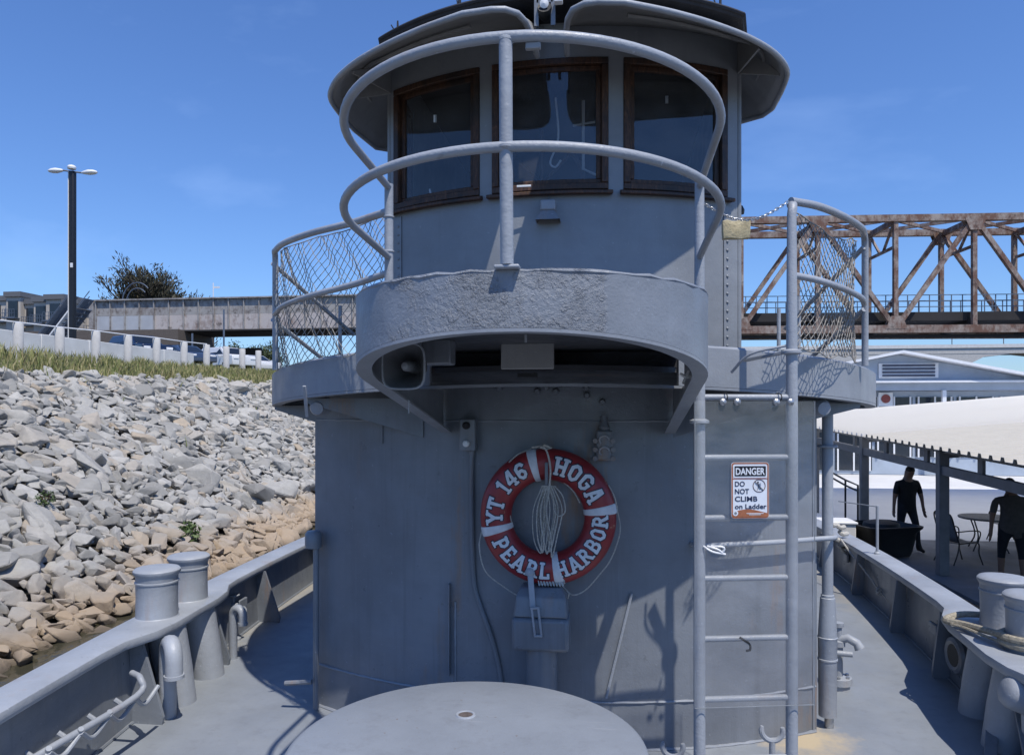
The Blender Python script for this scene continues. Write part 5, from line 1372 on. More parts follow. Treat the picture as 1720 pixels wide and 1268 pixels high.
# garden furniture
IRON = simple('black_iron', (0.02, 0.021, 0.024), 0.5)
MESHM = simple('pale_mesh_seat', (0.20, 0.205, 0.21), 0.7, 0, 0.3, 80, 0.8, 300)
def chair(loc_, rz, label, group=None):
    c = tag(empty('patio_chair', loc_, rz), label, 'chair', group)
    for s in (-1, 1):
        m = MB(); m.tube(smooth_path([(s * .27, .27, 0), (s * .255, .20, .22), (s * .25, .17, .42), (s * .245, -.22, .40)], 5), 0.013, 6); m.build('leg', IRON, c)
        m = MB(); m.tube(smooth_path([(s * .27, -.34, 0), (s * .25, -.24, .22), (s * .24, -.20, .40)], 5), 0.013, 6); m.build('leg', IRON, c)
        m = MB(); m.tube(smooth_path([(s * .25, .18, .42), (s * .29, .20, .62), (s * .29, .05, .655), (s * .26, -.28, .63)], 5), 0.012, 6); m.build('armrest', IRON, c)
    m = MB(); m.tube(smooth_path([(-.24, -.20, .40), (-.25, -.30, .70), (-.22, -.37, .95), (0, -.39, .99), (.22, -.37, .95), (.25, -.30, .70), (.24, -.20, .40)], 5), 0.013, 6); m.build('back_frame', IRON, c)
    m = MB(); m.loft([[(lerp(-.235, .235, i / 6) * (1 - .1 * k / 5), lerp(-.205, -.375, k / 5), lerp(.42, .95 + .03 * math.cos((i - 3) / 3), k / 5)) for i in range(7)] for k in range(6)], closed=False); o = m.build('back_mesh', MESHM, c); o.modifiers.new('t', 'SOLIDIFY').thickness = .004
    m = MB(); m.loft([[(lerp(-.24, .24, i / 6), lerp(-.21, .22, k / 5), .405 - .02 * math.sin(math.pi * i / 6) + .01 * (k == 5)) for i in range(7)] for k in range(6)], closed=False); o = m.build('seat_mesh', MESHM, c); o.modifiers.new('t', 'SOLIDIFY').thickness = .004
    return c
p = atw(1612, 945, 14.3); p.z = DOCK_Z; chair(p, R(-75), 'wrought iron patio chair nearest the canopy post')
p = atw(1690, 905, 16.6); p.z = DOCK_Z; chair(p, R(95), 'wrought iron patio chair partly hidden behind the standing person')
p = atw(1660, 925, 15.6); p.z = DOCK_Z
tt = tag(empty('patio_table', p), 'low dark mesh patio table between the two iron chairs', 'table')
m = MB(); m.lathe([(0.55, .66), (0.56, .68), (0.55, .70), (0, .70)], 28); m.build('table_top', MESHM, tt)
for k in range(4):
    a = k * math.pi / 2 + .5; m = MB(); m.tube(smooth_path([(math.cos(a) * .45, math.sin(a) * .45, 0), (math.cos(a) * .3, math.sin(a) * .3, .3), (math.cos(a) * .42, math.sin(a) * .42, .66)], 4), .015, 6); m.build('leg', IRON, tt)

# ---- people
SKIN = simple('skin', (0.30, 0.18, 0.125), 0.55, 0, 0.1); SKIN_D = simple('skin_tan', (0.22, 0.13, 0.09), 0.55, 0, 0.1)
HAIRM = simple('dark_hair', (0.012, 0.010, 0.009), 0.7, 0, 0.3, 40)
def person(loc_, rz, J, mats, label, hair=HAIRM):
    """one continuous skinned body; J: joint -> (pos, radius); bones carry a material slot"""
    root = tag(empty('person', loc_, rz), label, 'person')
    bones = [('pel', 'spi', 1), ('spi', 'che', 1), ('che', 'nek', 1), ('nek', 'hd0', 0), ('hd0', 'hd1', 0), ('hd1', 'hd2', 0), ('hd1', 'nos', 0)]
    for s in 'LR':
        bones += [('che', 'sh' + s, 1), ('sh' + s, 'sl' + s, 1), ('sl' + s, 'el' + s, 0), ('el' + s, 'wr' + s, 0), ('wr' + s, 'pa' + s, 0)]
        bones += [('pel', 'hi' + s, 2), ('hi' + s, 'kn' + s, 2), ('kn' + s, 'an' + s, 4), ('an' + s, 'he' + s, 3), ('an' + s, 'to' + s, 3)]
        w, q = Vector(J['wr' + s][0]), Vector(J['pa' + s][0]); d = (q - w).normalized(); sd = Vector((0, -1, 0)) - d * d.dot(Vector((0, -1, 0))); sd.normalize()
        for f, (off, ln) in enumerate(((-.032, .062), (-.011, .078), (.011, .074), (.031, .058))):
            a = q + sd * -off + d * 0.02; b = a + d * ln * .55 + V(0, -.006, 0); e = a + d * ln + V(0, -.028, 0)
            J['f%d%s' % (f, s)] = (a, .010); J['g%d%s' % (f, s)] = (b, .009); J['h%d%s' % (f, s)] = (e, .007)
            bones += [('pa' + s, 'f%d%s' % (f, s), 0), ('f%d%s' % (f, s), 'g%d%s' % (f, s), 0), ('g%d%s' % (f, s), 'h%d%s' % (f, s), 0)]
        J['t0' + s] = (lerp(w, q, .45) + sd * .035, .012); J['t1' + s] = (lerp(w, q, 1.1) + sd * .055, .009); bones += [('wr' + s, 't0' + s, 0), ('t0' + s, 't1' + s, 0)]
    names = list(J); ix = {n_: i for i, n_ in enumerate(names)}
    me = bpy.data.meshes.new('body'); me.from_pydata([tuple(J[n_][0]) for n_ in names], [(ix[a], ix[b]) for a, b, _ in bones], [])
    ob = bpy.data.objects.new('body', me); COL.objects.link(ob)
    ob.modifiers.new('skin', 'SKIN'); sub = ob.modifiers.new('sub', 'SUBSURF'); sub.levels = sub.render_levels = 1
    for n_ in names:
        r_ = J[n_][1]; sv = me.skin_vertices[0].data[ix[n_]]; sv.radius = (r_, r_) if isinstance(r_, float) else r_
        sv.use_root = n_ == 'pel'
    bpy.context.view_layer.update()
    me2 = bpy.data.meshes.new_from_object(ob.evaluated_get(bpy.context.evaluated_depsgraph_get())); me2.name = 'body'
    bpy.data.objects.remove(ob)
    for mt in mats: me2.materials.append(mt)
    segs = [(Vector(J[a][0]), Vector(J[b][0]), mi, (J[b][1] if isinstance(J[b][1], float) else max(J[b][1]))) for a, b, mi in bones]
    for pgn in me2.polygons:
        c = pgn.center; best = (9, 0)
        for a, b, mi, rr_ in segs:
            ab = b - a; t = max(0, min(1, (c - a).dot(ab) / max(1e-9, ab.length_squared))); d = (c - (a + ab * t)).length / (rr_ + 0.02)
            if d < best[0]: best = (d, mi)
        pgn.material_index = best[1]; pgn.use_smooth = True
    body = bpy.data.objects.new('body', me2); COL.objects.link(body); body.parent = root
    # hair cap, ears and eyes
    h = Vector(J['hd1'][0]); up = (Vector(J['hd2'][0]) - Vector(J['hd0'][0])).normalized(); rot = up.to_track_quat('Z', 'Y').to_matrix()
    fw = Vector((0, -1, 0)); fw = (fw - up * fw.dot(up)).normalized(); sdv = fw.cross(up)
    m = MB(); rings = []
    for k in range(7):
        e = k / 6 * 1.62; rr_ = math.sin(e); zz = math.cos(e)
        rings.append([h + up * (0.035 + 0.102 * zz) + sdv * (0.088 * rr_ * math.cos(a)) - fw * (0.106 * rr_ * math.sin(a) * (1 if math.sin(a) > 0 else 0.80) - 0.012) for a in [2 * math.pi * j / 18 for j in range(18)]])
    m.loft(rings[1:], caps=(True, False)); hr = m.build('hair', hair, root); hr.modifiers.new('t', 'SOLIDIFY').thickness = 0.008
    for s in (-1, 1):
        m = MB(); m.lathe([(0.0, -.012), (.016, -.008), (.02, 0), (.012, .008), (0, .006)], 10, h + sdv * s * .083 + up * -.01, Matrix.Rotation(R(90), 3, 'Y')); m.build('ear', mats[0], root)
        m = MB(); m.lathe([(0.0, -.01), (.010, 0), (0.0, .008)], 8, h + fw * .083 + sdv * s * .032 + up * .012); m.build('eye', BLACK, root)
    m = MB(); m.beam(h + fw * .085 - sdv * .024 - up * .052, h + fw * .085 + sdv * .024 - up * .052, .006, .006); m.build('mouth', simple('lips', (.2, .08, .07), .6), root)
    return root
BLKCLOTH = simple('black_cloth', (0.012, 0.012, 0.014), 0.9, 0, 0.3, 20); DKPANT = simple('dark_trousers', (0.016, 0.018, 0.024), 0.9, 0, 0.3, 20)
GREYCL = simple('grey_brown_shirt', (0.085, 0.078, 0.075), 0.9, 0, 0.2, 20); SHOE = simple('dark_shoe', (0.015, 0.015, 0.016), 0.6)
def pose(stepL, stepR, armL, armR, lean=0.03, head=0.05, kneeL=0.0, kneeR=0.0, wide=1.0):
    J = {'pel': (V(0, 0, .95), (.155 * wide, .115 * wide)), 'spi': (V(0, lean * .2, 1.13), (.150 * wide, .115 * wide)), 'che': (V(0, -lean * .5, 1.36), (.165 * wide, .115 * wide)), 'nek': (V(0, -lean - .01, 1.51), .076),
         'hd0': (V(0, -lean - .03 - head * .3, 1.585), .088), 'hd1': (V(0, -lean - .045 - head, 1.66), (.122, .130)), 'hd2': (V(0, -lean - .045 - head * 1.1, 1.74), (.100, .110)), 'nos': (V(0, -lean - .145 - head, 1.645), .015)}
    for s, q, st, ar, kn in (('L', -1, stepL, armL, kneeL), ('R', 1, stepR, armR, kneeR)):
        J['sh' + s] = (V(q * .195 * wide, -lean, 1.42), .070)
        J['sl' + s] = (V(q * (.222 * wide + ar[0] * .4), -lean + ar[1] * .4, 1.24), .062)
        J['el' + s] = (V(q * (.236 * wide + ar[0] * .7), -lean + ar[1] * .7, 1.11), .043)
        J['wr' + s] = (V(q * (.246 * wide + ar[0]), -lean + ar[1], .87), .029)
        J['pa' + s] = (V(q * (.248 * wide + ar[0] * 1.08), -lean + ar[1] * 1.15 - .01, .80), (.036, .018))
        J['hi' + s] = (V(q * .098 * wide, 0, .88), .095 * wide)
        J['kn' + s] = (V(q * .11 * wide, st * .5 - kn, .50), .066)
        J['an' + s] = (V(q * .115 * wide, st, .095 + max(0, st) * .25), .043)
        J['he' + s] = (V(q * .115 * wide, st + .055, .04 + max(0, st) * .3), .036)
        J['to' + s] = (V(q * .125 * wide, st - .16, .034 + max(0, st) * .1), .036)
    return J
p = atw(1523, 925, 15.5); p.z = DOCK_Z
person(p, R(15), pose(0.12, -0.20, (0.0, 0.05), (0.03, -0.08), 0.02, 0.03, 0.03, 0.05, 1.12), [SKIN_D, BLKCLOTH, DKPANT, SHOE, DKPANT], 'man in black t-shirt and dark trousers walking beside the black tub')
p = atw(1700, 985, 12.5); p.z = DOCK_Z
person(p, R(172), pose(0.10, -0.08, (0.02, -0.04), (0.02, 0.02), 0.02, 0.03, 0.0, 0.04, 1.2), [SKIN_D, GREYCL, DKPANT, SHOE, SKIN_D], 'person in grey-brown shirt seen from behind beside the iron chairs')

# ---- buildings beyond the landing stage
def rel(px, y):       # world x seen at column px on the plane y
    k = (px - 860) / FPX; a = -math.sin(YAW) + k * math.cos(YAW); b = math.cos(YAW) + k * math.sin(YAW); return y * a / b
BLUEW = simple('blue_grey_siding', (0.36, 0.42, 0.50), 0.6, 0, 0.15, 1.0); TRIMW = simple('white_trim', (0.74, 0.75, 0.76), 0.5, 0, 0.06)
DGLASS = simple('dark_window', (0.020, 0.028, 0.04), 0.12, 0, 0.3, 0.6)
shd = empty('boat_house', (12.8, 35, DOCK_Z)); tag(shd, 'pale blue-grey gabled boat house with louvred vent beyond the canopy', 'building')
g0, g1, hr_, he_ = -7.4, 7.4, 5.45, 3.95
m = MB(); m.prism([(g0, 0, 3.85), (g1, 0, 3.85), (g1, 0, he_), (0, 0, hr_), (g0, 0, he_)], (0, 14, 0)); m.build('gable_wall', BLUEW, shd, smooth=0)
for s in (-1, 1):
    m = MB(); m.prism([(0, -0.6, hr_ + .02), (s * 8.0, -0.6, hr_ + .02 - 8.0 * .203), (s * 8.0, -0.6, hr_ + .14 - 8.0 * .203), (0, -0.6, hr_ + .14)], (0, 15, 0)); m.build('roof_slope', TRIMW, shd, smooth=0)
m = MB(); m.box((0.4, -0.04, 4.72), (2.5, .06, .66)); lv = m.build('louvre_vent', TRIMW, shd, smooth=0)
for k in range(4):
    m = MB(); m.box((0.4, -0.09, 4.50 + .15 * k), (2.2, .05, .08), Matrix.Rotation(R(30), 3, 'X')); m.build('louvre_blade', simple('louvre_shadow', (.06, .08, .13), .6), lv, smooth=0)
m = MB(); m.box((0, -0.10, 4.22), (14.8, .5, .08)); m.build('sill_band', TRIMW, shd, smooth=0)
m = MB(); m.box((0, 0.9, 1.92), (14.7, .1, 3.80)); m.build('recessed_wall', BLUEW, shd, smooth=0)
for k in range(9):
    x = -6.9 + 1.75 * k; m = MB(); m.box((x, 0.83, 1.85 if k < 4 else 2.2), (1.6, .06, 3.3 if k < 4 else 2.7)); wn_ = m.build('door' if k < 4 else 'window', DGLASS, shd, smooth=0)
    m = MB()
    for dx in (-.7, 0, .7): m.box((x + dx, 0.78, 1.85 if k < 4 else 2.2), (.07, .05, 3.36 if k < 4 else 2.76))
    m.build('frame', TRIMW, wn_, smooth=0)
for x in (-7.2, -3.6, 1.9, 7.2):
    m = MB(); m.box((x, 0.0, 1.92), (.16, .16, 3.85)); m.build('porch_post', TRIMW, shd, smooth=0)
m = MB(); m.box((-0.3, 0.7, 3.45), (.62, .05, .62)); sgn = m.build('notice_board', TRIMW, shd, smooth=0)
m = MB(); m.lathe([(.2, 0), (.2, .02), (0, .02)], 16, (-0.3, .66, 3.48), Matrix.Rotation(R(90), 3, 'X')); m.build('notice_disc', simple('dull_red', (.25, .06, .05), .6), sgn)
# white-roofed hall further back
hl = empty('white_hall', (30, 78, -2.6)); tag(hl, 'long white hall with arched roof behind the boat house', 'building')
m = MB(); m.prism([(-11, 0, 0), (14, 0, 0), (14, 0, 6.2)] + [(14 - 25 * k / 12, 0, 6.2 + 2.6 * math.sin(math.pi * k / 12)) for k in range(1, 12)] + [(-11, 0, 6.2)], (0, 16, 0)); m.build('shell', TRIMW, hl, smooth=35)
for k in range(6):
    m = MB(); m.box((-8 + 4 * k, -.05, 4.2), (1.6, .1, 1.6)); m.build('window', DGLASS, hl, smooth=0)
# highway bridge far off
hb_ = empty('highway_bridge', (0, 300, 0)); tag(hb_, 'distant grey concrete road bridge under the truss bridge', 'bridge')
m = MB(); m.box((110, 0, 24.5), (330, 10, 2.2)); m.build('road_deck', CONC, hb_, smooth=0)
m = MB(); m.box((110, -5.2, 26.2), (330, .4, 1.3)); m.build('parapet', CONC_W, hb_, smooth=0)
for k in range(8):
    x = -30 + 40 * k; m = MB(); m.box((x, 0, 10), (4, 8, 27)); m.build('pier', CONC, hb_, smooth=0)
    m = MB(); m.prism([(x, -4.9, 23.4)] + [(x + 20 * math.sin(a), -4.9, 23.4 - 5 * (1 - math.sin(a)) ** 1.6) for a in [math.pi / 2 * j / 6 for j in range(7)]][::-1] + [(x, -4.9, 18.4)], (0, 9.8, 0)) if False else m.prism([(x - 18, -4.9, 23.4), (x + 18, -4.9, 23.4), (x + 8, -4.9, 22.2), (x + 2.5, -4.9, 19.4), (x - 2.5, -4.9, 19.4), (x - 8, -4.9, 22.2)], (0, 9.8, 0)); m.build('haunch', CONC, hb_, smooth=0)
gx = rel(1640, 298); m = MB()
gant = empty('sign_gantry', (gx, 297, 26.8)); tag(gant, 'far road sign gantry silhouetted above the concrete bridge', 'sign gantry')
for x in (-9, 9): m.tube([(x, 0, 0), (x, 0, 7)], .18, 6)
m.tube([(-9, 0, 6), (9, 0, 6)], .18, 6); m.tube([(-9, 0, 4.6), (9, 0, 4.6)], .14, 6); m.build('frame', FRAME, gant)
for k in range(5):
    m = MB(); m.box((-5.5 + 2.6 * k, -.3, 5 + .3 * k), (2.1, .2, 2.6 + .4 * (k % 2))); m.build('sign_board', FRAME, gant, smooth=0)

# ================================================================== RAILWAY BRIDGE ACROSS THE BACKGROUND
def rust_material(name, pale, rustc, bias):
    M = Mat(name); v = M.coord('Position'); n1 = M.noise(0.55, 6, 0.7, v); n2 = M.noise(2.6, 6, 0.7, M.coord('Position', (1, 1, .45)))
    f = M.math('ADD', M.math('MULTIPLY', n1, .6), M.math('MULTIPLY', n2, .4))
    c = M.mix(M.ramp(f, (bias - .07, 0.0), (bias + .07, 1.0)), rustc, pale)
    c = M.mix(M.math('MULTIPLY', M.ramp(M.noise(1.4, 5, 0.7, v), (.56, 0.0), (.68, 1.0)), .7), c, (0.05, 0.035, 0.03))
    return M.out(c, 0.8, 0, M.bump(n2, .4, .05))
RUST = rust_material('rusty_truss_steel', (0.32, 0.275, 0.24), (0.14, 0.075, 0.053), 0.515)
GIRD_U = rust_material('girder_upper_web', (0.33, 0.32, 0.31), (0.15, 0.125, 0.115), 0.44)
GIRD_L = rust_material('girder_lower_web', (0.46, 0.42, 0.40), (0.25, 0.19, 0.165), 0.43)
GIRD_P = simple('repainted_web', (0.40, 0.42, 0.45), 0.7, 0, 0.12, .8, kind='Position')
DARKST = simple('dark_underside_steel', (0.022, 0.02, 0.02), 0.8, 0, .3, .5, kind='Position')
BY = 72.0
tr = empty('truss_bridge', (12.3, BY, 0), R(4)); tag(tr, 'rusty steel through-truss railway bridge behind the tug', 'bridge')
ZT, ZB, PS, BW = 20.05, 9.75, 7.08, 5.9
for side, y0 in enumerate((0.0, BW)):
    for k in range(-4, 6):
        x = k * PS
        m = MB(); m.beam((x, y0, ZB + .3), (x, y0, ZT - .3), 0.40 if k != 0 else .5, .4); m.build('vertical_post', RUST, tr, smooth=0)
        if k < 5:
            up = (k % 2 == 0)
            a, b = ((x, y0, ZB), (x + PS, y0, ZT)) if up else ((x, y0, ZT), (x + PS, y0, ZB))
            for s in ((-.12, .12) if True else (0,)):
                pass
            m = MB(); m.beam(a, b, .40, .42, (0, 1, 0)); m.build('diagonal_brace', RUST, tr, smooth=0)
            for zz, hh in ((ZT, .62), (ZB, .72)):
                m = MB(); m.box((x + PS / 2, y0, zz), (PS - .004, .62, hh)); m.build('top_chord' if zz == ZT else 'bottom_chord', RUST, tr, smooth=0)
        g = ZT if k % 2 else ZB; s_ = -1 if k % 2 else 1
        for sd in (-.33, .33):
            m = MB(); m.prism([(x - 1.0, y0 + sd, g), (x + 1.0, y0 + sd, g), (x + .5, y0 + sd, g + s_ * 1.2), (x - .5, y0 + sd, g + s_ * 1.2)], (0, .03, 0)); m.build('gusset_plate', RUST, tr, smooth=0)
for k in range(-4, 6):
    x = k * PS
    m = MB(); m.beam((x, .3, ZT - .2), (x, BW - .3, ZT - .2), .35, .5); m.build('cross_strut', RUST, tr, smooth=0)
    m = MB(); m.beam((x, .3, ZT - .3), (x, 2.6, ZT - 2.6), .2, .2); m.beam((x, BW - .3, ZT - .3), (x, BW - 2.6, ZT - 2.6), .2, .2); m.beam((x, .3, ZT - 2.6), (x, BW - .3, ZT - 2.6), .22, .25); m.build('sway_frame', RUST, tr, smooth=0)
    m = MB(); m.beam((x, .3, ZB + .5), (x, BW - .3, ZB + .5), .5, 1.1); m.build('floor_beam', DARKST, tr, smooth=0)
    if k < 5:
        m = MB(); m.beam((x, .4, ZT), (x + PS, BW - .4, ZT), .22, .3); m.build('lateral_brace', RUST, tr, smooth=0)
        m = MB(); m.beam((x, BW - .4, ZT + .02), (x + PS, .4, ZT + .02), .22, .3); m.build('lateral_brace', RUST, tr, smooth=0)
m = MB(); m.box((PS * .5, BW / 2, ZB + 1.25), (PS * 9, BW - 1.2, .8)); m.build('track_deck', DARKST, tr, smooth=0)
m = MB(); m.box((PS * .5, 0.35, ZB - .62), (PS * 9, .2, .28)); m.build('bottom_flange', DARKST, tr, smooth=0)
RAILM = simple('walkway_rail_steel', (0.10, 0.13, 0.18), 0.6)
for yy in (0.9, BW - .9):
    for zz in (2.2, 2.75, 3.3):
        m = MB(); m.box((PS * .5, yy, ZB + zz), (PS * 9, .06, .07)); m.build('walkway_rail', RAILM, tr, smooth=0)
    m = MB()
    for k in range(64): m.box((-4 * PS + k, yy, ZB + 2.45), (.07, .07, 1.7))
    tag(m.build('rail_posts', RAILM, tr, smooth=0), kind='stuff')
m = MB(); m.tube([(PS * 1.86 + 0, 9, ZB + 1), (PS * 1.86, 9, ZB + 6)], .07, 6); m.tube([(PS * 1.86, 9, ZB + 5.6), (PS * 1.86 + .6, 9, ZB + 5.6)], .08, 6); m.build('lamp_post', RAILM, tr)
for k in (-4, 5):
    m = MB(); m.box((k * PS, BW / 2, 4), (3, 9, 11)); m.build('stone_pier', CONC, tr, smooth=0)
# plate girder approach span
gs = empty('girder_span', (-53.9, BY, 0)); tag(gs, 'long weathered plate-girder approach span left of the tug', 'bridge')
GZ0, GZ1, GP = 10.55, 13.75, 1.66
NG = 24
for k in range(NG):
    x = k * GP
    m = MB(); m.box((x + GP / 2, 0, (GZ0 + GZ1) / 2 + .8), (GP - .10, .06, (GZ1 - GZ0) / 2 - .05)); m.build('web_panel', GIRD_U, gs, smooth=0)
    m = MB(); m.box((x + GP / 2, -.012, (GZ0 + GZ1) / 2 - .78), (GP - .10, .06, (GZ1 - GZ0) / 2 - .06)); m.build('web_panel', GIRD_P if k < 4 else GIRD_L, gs, smooth=0)
    m = MB(); m.box((x, -.09, (GZ0 + GZ1) / 2), (.10, .28, GZ1 - GZ0)); m.build('stiffener', GIRD_U, gs, smooth=0)
L_ = NG * GP
m = MB(); m.box((L_ / 2, 0, GZ1 + .06), (L_ + .3, .7, .14)); m.build('top_flange', GIRD_U, gs, smooth=0)
m = MB(); m.box((L_ / 2, 0, GZ0 - .10), (L_ + .3, .7, .14)); m.build('bottom_flange', DARKST, gs, smooth=0)
m = MB(); m.box((L_ / 2, 2.5, GZ0 - .15), (L_, 4.6, .25)); m.build('underside', DARKST, gs, smooth=0)
m = MB(); m.box((L_ / 2, 5.2, (GZ0 + GZ1) / 2), (L_, .1, GZ1 - GZ0)); m.build('rear_girder', GIRD_U, gs, smooth=0)
m = MB(); m.box((-0.5, 2.6, (GZ0 + GZ1) / 2 - .2), (.5, 5.6, GZ1 - GZ0 + .6)); m.build('end_plate', GIRD_U, gs, smooth=0)
for x in (L_ * .86,):
    m = MB(); m.box((x, 2.5, 7.0), (1.6, 5, 7)); m.build('pier', CONC, gs, smooth=0)
m = MB(); m.tube([(10.9, 4, GZ1), (10.9, 4, GZ1 + 2.4)], .06, 6); m.box((11.3, 4, GZ1 + 1.9), (.7, .05, .2)); m.build('signal_mast', TRIMW, gs)
m = MB()
for r_ in (1.3, 1.8):
    m.tube([(2.6 + math.cos(a) * r_, 3, GZ1 + .2 + math.sin(a) * r_ * 1.25) for a in [math.pi * (.25 + .75 * k / 12) for k in range(13)]], .06, 6)
m.build('safety_hoops', RAILM, gs)

# ================================================================== TOP OF THE BANK: bollards, wall, lamp post, cars, stairs, houses, trees
BX = -20.6
post_px = [30.6, 100, 161, 215, 263, 309, 347, 380, 407, 434]
post_top = [543, 551, 557, 564, 568.5, 575, 579, 582, 586, 589]
prev = None; cable = []
first_post = None
ordn = ['first', 'second', 'third', 'fourth', 'fifth', 'sixth', 'seventh', 'eighth', 'ninth', 'tenth']
for i, (px, py) in enumerate(zip(post_px, post_top)):
    k = (px - 860) / FPX; a = -math.sin(YAW) + k * math.cos(YAW); D = BX / a; p = atw(px, py, D)
    m = MB(); h = p.z - (bank_z(p.x, p.y) - 0.3)
    m.lathe([(0.165, -h), (0.165, -0.02), (0.15, 0.0), (0, 0.0)], 16)
    o = m.build('concrete_bollard', CONC, loc=p)
    tag(o, ordn[i] + ' white concrete bollard from the left on top of the bank', 'bollard', 'concrete bollards along the top of the bank')
    cable.append(p + V(0, 0, 0.03))
d = (cable[0] - cable[1]); cable = [cable[0] + d * 1.2] + cable[:7]
tag(MB().tube(cable, 0.028, 6).build('bollard_cable', WHITE), 'thin pale cable strung along the tops of the bank bollards', 'cable')
# retaining wall
wl_ = empty('retaining_wall', (-24.0, 14, 4.0)); tag(wl_, 'low pale concrete wall behind the bank bollards', 'wall')
for k in range(9):
    m = MB(); m.box((0, k * 2.9 + 1.4, .65 + .01 * k), (.3, 2.88, 1.3 + .02 * k)); m.build('wall_panel', CONC_W, wl_, bev=.02)
# lamp post
k = (122 - 860) / FPX; lpD = 36.0; lb = atw(122, 600, lpD)
lpE = empty('lamp_post', (lb.x, lb.y, 4.6)); tag(lpE, 'tall black car-park lamp post with three pale heads', 'lamp post')
ztop = EYE + (HZN - 288) / FPX * lpD - 4.6
m = MB(); m.box((0, 0, ztop / 2), (.24, .24, ztop)); m.build('pole', simple('dark_pole_paint', (0.012, 0.013, 0.017), .45), lpE, bev=.02)
m = MB(); m.tube([(-.19, -.05, .9), (-.19, -.05, ztop)], .025, 6); m.build('conduit', WHITE, lpE)
m = MB(); m.box((0, 0, .30), (.62, .62, .95)); m.build('plinth', CONC, lpE, bev=.03)
m = MB(); m.box((.05, -.14, ztop * .5), (.12, .06, .22)); m.build('control_box', WHITE, lpE, bev=.01)
def head(dx, dz, name='lamp_head', s=1.0):
    m = MB(); sg = 1 if dx > 0 else -1
    rings = []
    for t, w, h in ((0, .06, .05), (.15, .11, .09), (.45, .17, .14), (.75, .16, .12), (.92, .10, .07), (.98, .03, .02)):
        rings.append([(dx + sg * t * .82 * s, math.cos(a) * w * s, dz + math.sin(a) * h * s * (1 if math.sin(a) > 0 else .8)) for a in [j * math.pi / 6 for j in range(12)]])
    m.loft(rings); m.build(name, TRIMW, lpE)
    m = MB(); m.tube([(0, 0, ztop - .02), (dx, 0, dz)], .04, 6); m.build('arm', FRAME, lpE)
head(-.50, ztop + .06); head(.50, ztop - .10)
m = MB(); m.lathe([(0.0, -.06), (.18, -.05), (.20, .03), (.15, .12), (0, .16)], 14, (.03, -.1, ztop + .12)); m.build('lamp_head', TRIMW, lpE)
# cars
CARB = {}
def car(px, D, rz, col, kind, label):
    p = atw(px, 600, D); p.z = 4.78
    M = Mat('car_paint'); pm = M.out((*col,) if False else M.mix(M.noise(3, 3), col, tuple(c * .9 for c in col)), .22, .3 if sum(col) < 1.5 else 0.0, Coat_Weight=.7)
    c = tag(empty('parked_car', p, rz), label, 'car', 'cars parked behind the bank bollards')
    if kind == 'suv': lo = [(-2.3, .35), (-2.32, .75), (-2.25, 1.02), (-1.2, 1.08), (2.2, 1.08), (2.33, .7), (2.3, .35)]; cab = [(-1.35, 1.06), (-.55, 1.62), (1.7, 1.66), (2.22, 1.06)]
    else: lo = [(-2.35, .32), (-2.38, .62), (-2.25, .84), (-1.15, .95), (1.4, .98), (2.25, .93), (2.36, .6), (2.3, .32)]; cab = [(-1.25, .93), (-.35, 1.40), (.95, 1.42), (1.75, .96)]
    def ext(poly, w0, w1, z0, z1):
        L_, R_ = [], []
        for x, z in poly:
            w = lerp(w0, w1, max(0, min(1, (z - z0) / (z1 - z0)))); L_.append((x, -w, z)); R_.append((x, w, z))
        return L_, R_
    m = MB(); a, b = ext(lo, .90, .86, .3, 1.1); m.loft([a, b]); m.build('body', pm, c, bev=.06)
    m = MB(); a, b = ext(cab, .84, .64, .95, 1.6); m.loft([a, b]); m.build('cabin', pm, c, bev=.05)
    zt = cab[1][1]; zb = cab[0][1]
    for s in (-1, 1):
        xm = (cab[1][0] + cab[2][0]) / 2
        for x0, x1 in ((cab[0][0] + .28, xm - .04), (xm + .04, cab[3][0] - .32)):
            m = MB(); f = lambda z: lerp(.84, .64, (z - .95) / .65) + .006
            def top(x): return x
            zl_, zh = zb + .06, zt - .09
            m.quad((x0, s * f(zl_), zl_), (x1, s * f(zl_), zl_), (min(x1, cab[2][0] + .1), s * f(zh), zh), (max(x0, cab[1][0] + .12), s * f(zh), zh)); m.build('side_window', CARGLASS, c, smooth=0)
    for (xa, za), (xb, zb2), nm in ((cab[0], cab[1], 'windscreen'), (cab[3], cab[2], 'rear_window')):
        m = MB(); dx, dz = xb - xa, zb2 - za; L = math.hypot(dx, dz); nx, nz = (-dz / L * .012, dx / L * .012) if nm == 'windscreen' else (dz / L * .012, -dx / L * .012); nx, nz = nx, abs(nz)
        g = lambda t: (xa + dx * t + nx, za + dz * t + nz)
        (x0, z0), (x1, z1) = g(.12), g(.90); m.quad((x0, -.72, z0), (x0, .72, z0), (x1, .58, z1), (x1, -.58, z1)); m.build(nm, CARGLASS, c, smooth=0)
    for x in (-1.45, 1.45):
        for s in (-1, 1):
            m = MB(); m.lathe([(.12, -.10), (.32, -.10), (.34, -.06), (.34, .06), (.32, .10), (.12, .10)], 20, (x, s * .82, .34), Matrix.Rotation(R(90), 3, 'X')); w_ = m.build('wheel', BLACK, c)
            m = MB(); m.lathe([(0, .0), (.20, .0), (.20, .02), (0, .03)], 14, (x, s * .925, .34), Matrix.Rotation(R(-90 * s), 3, 'X')); m.build('rim', STEEL, w_)
    for s in (-1, 1):
        m = MB(); m.box((-2.30, s * .62, .70 if kind != 'suv' else .82), (.10, .36, .14)); m.build('headlight', WHITE, c, bev=.02)
        m = MB(); m.box((2.30, s * .68, .78 if kind != 'suv' else .92), (.10, .26, .16)); m.build('tail_light', simple('tail_red', (.3, .02, .02), .3), c, bev=.02)
        m = MB(); m.box((-.95, s * 1.0, 1.0), (.12, .18, .13)); m.build('mirror', pm, c, bev=.02)
    return c
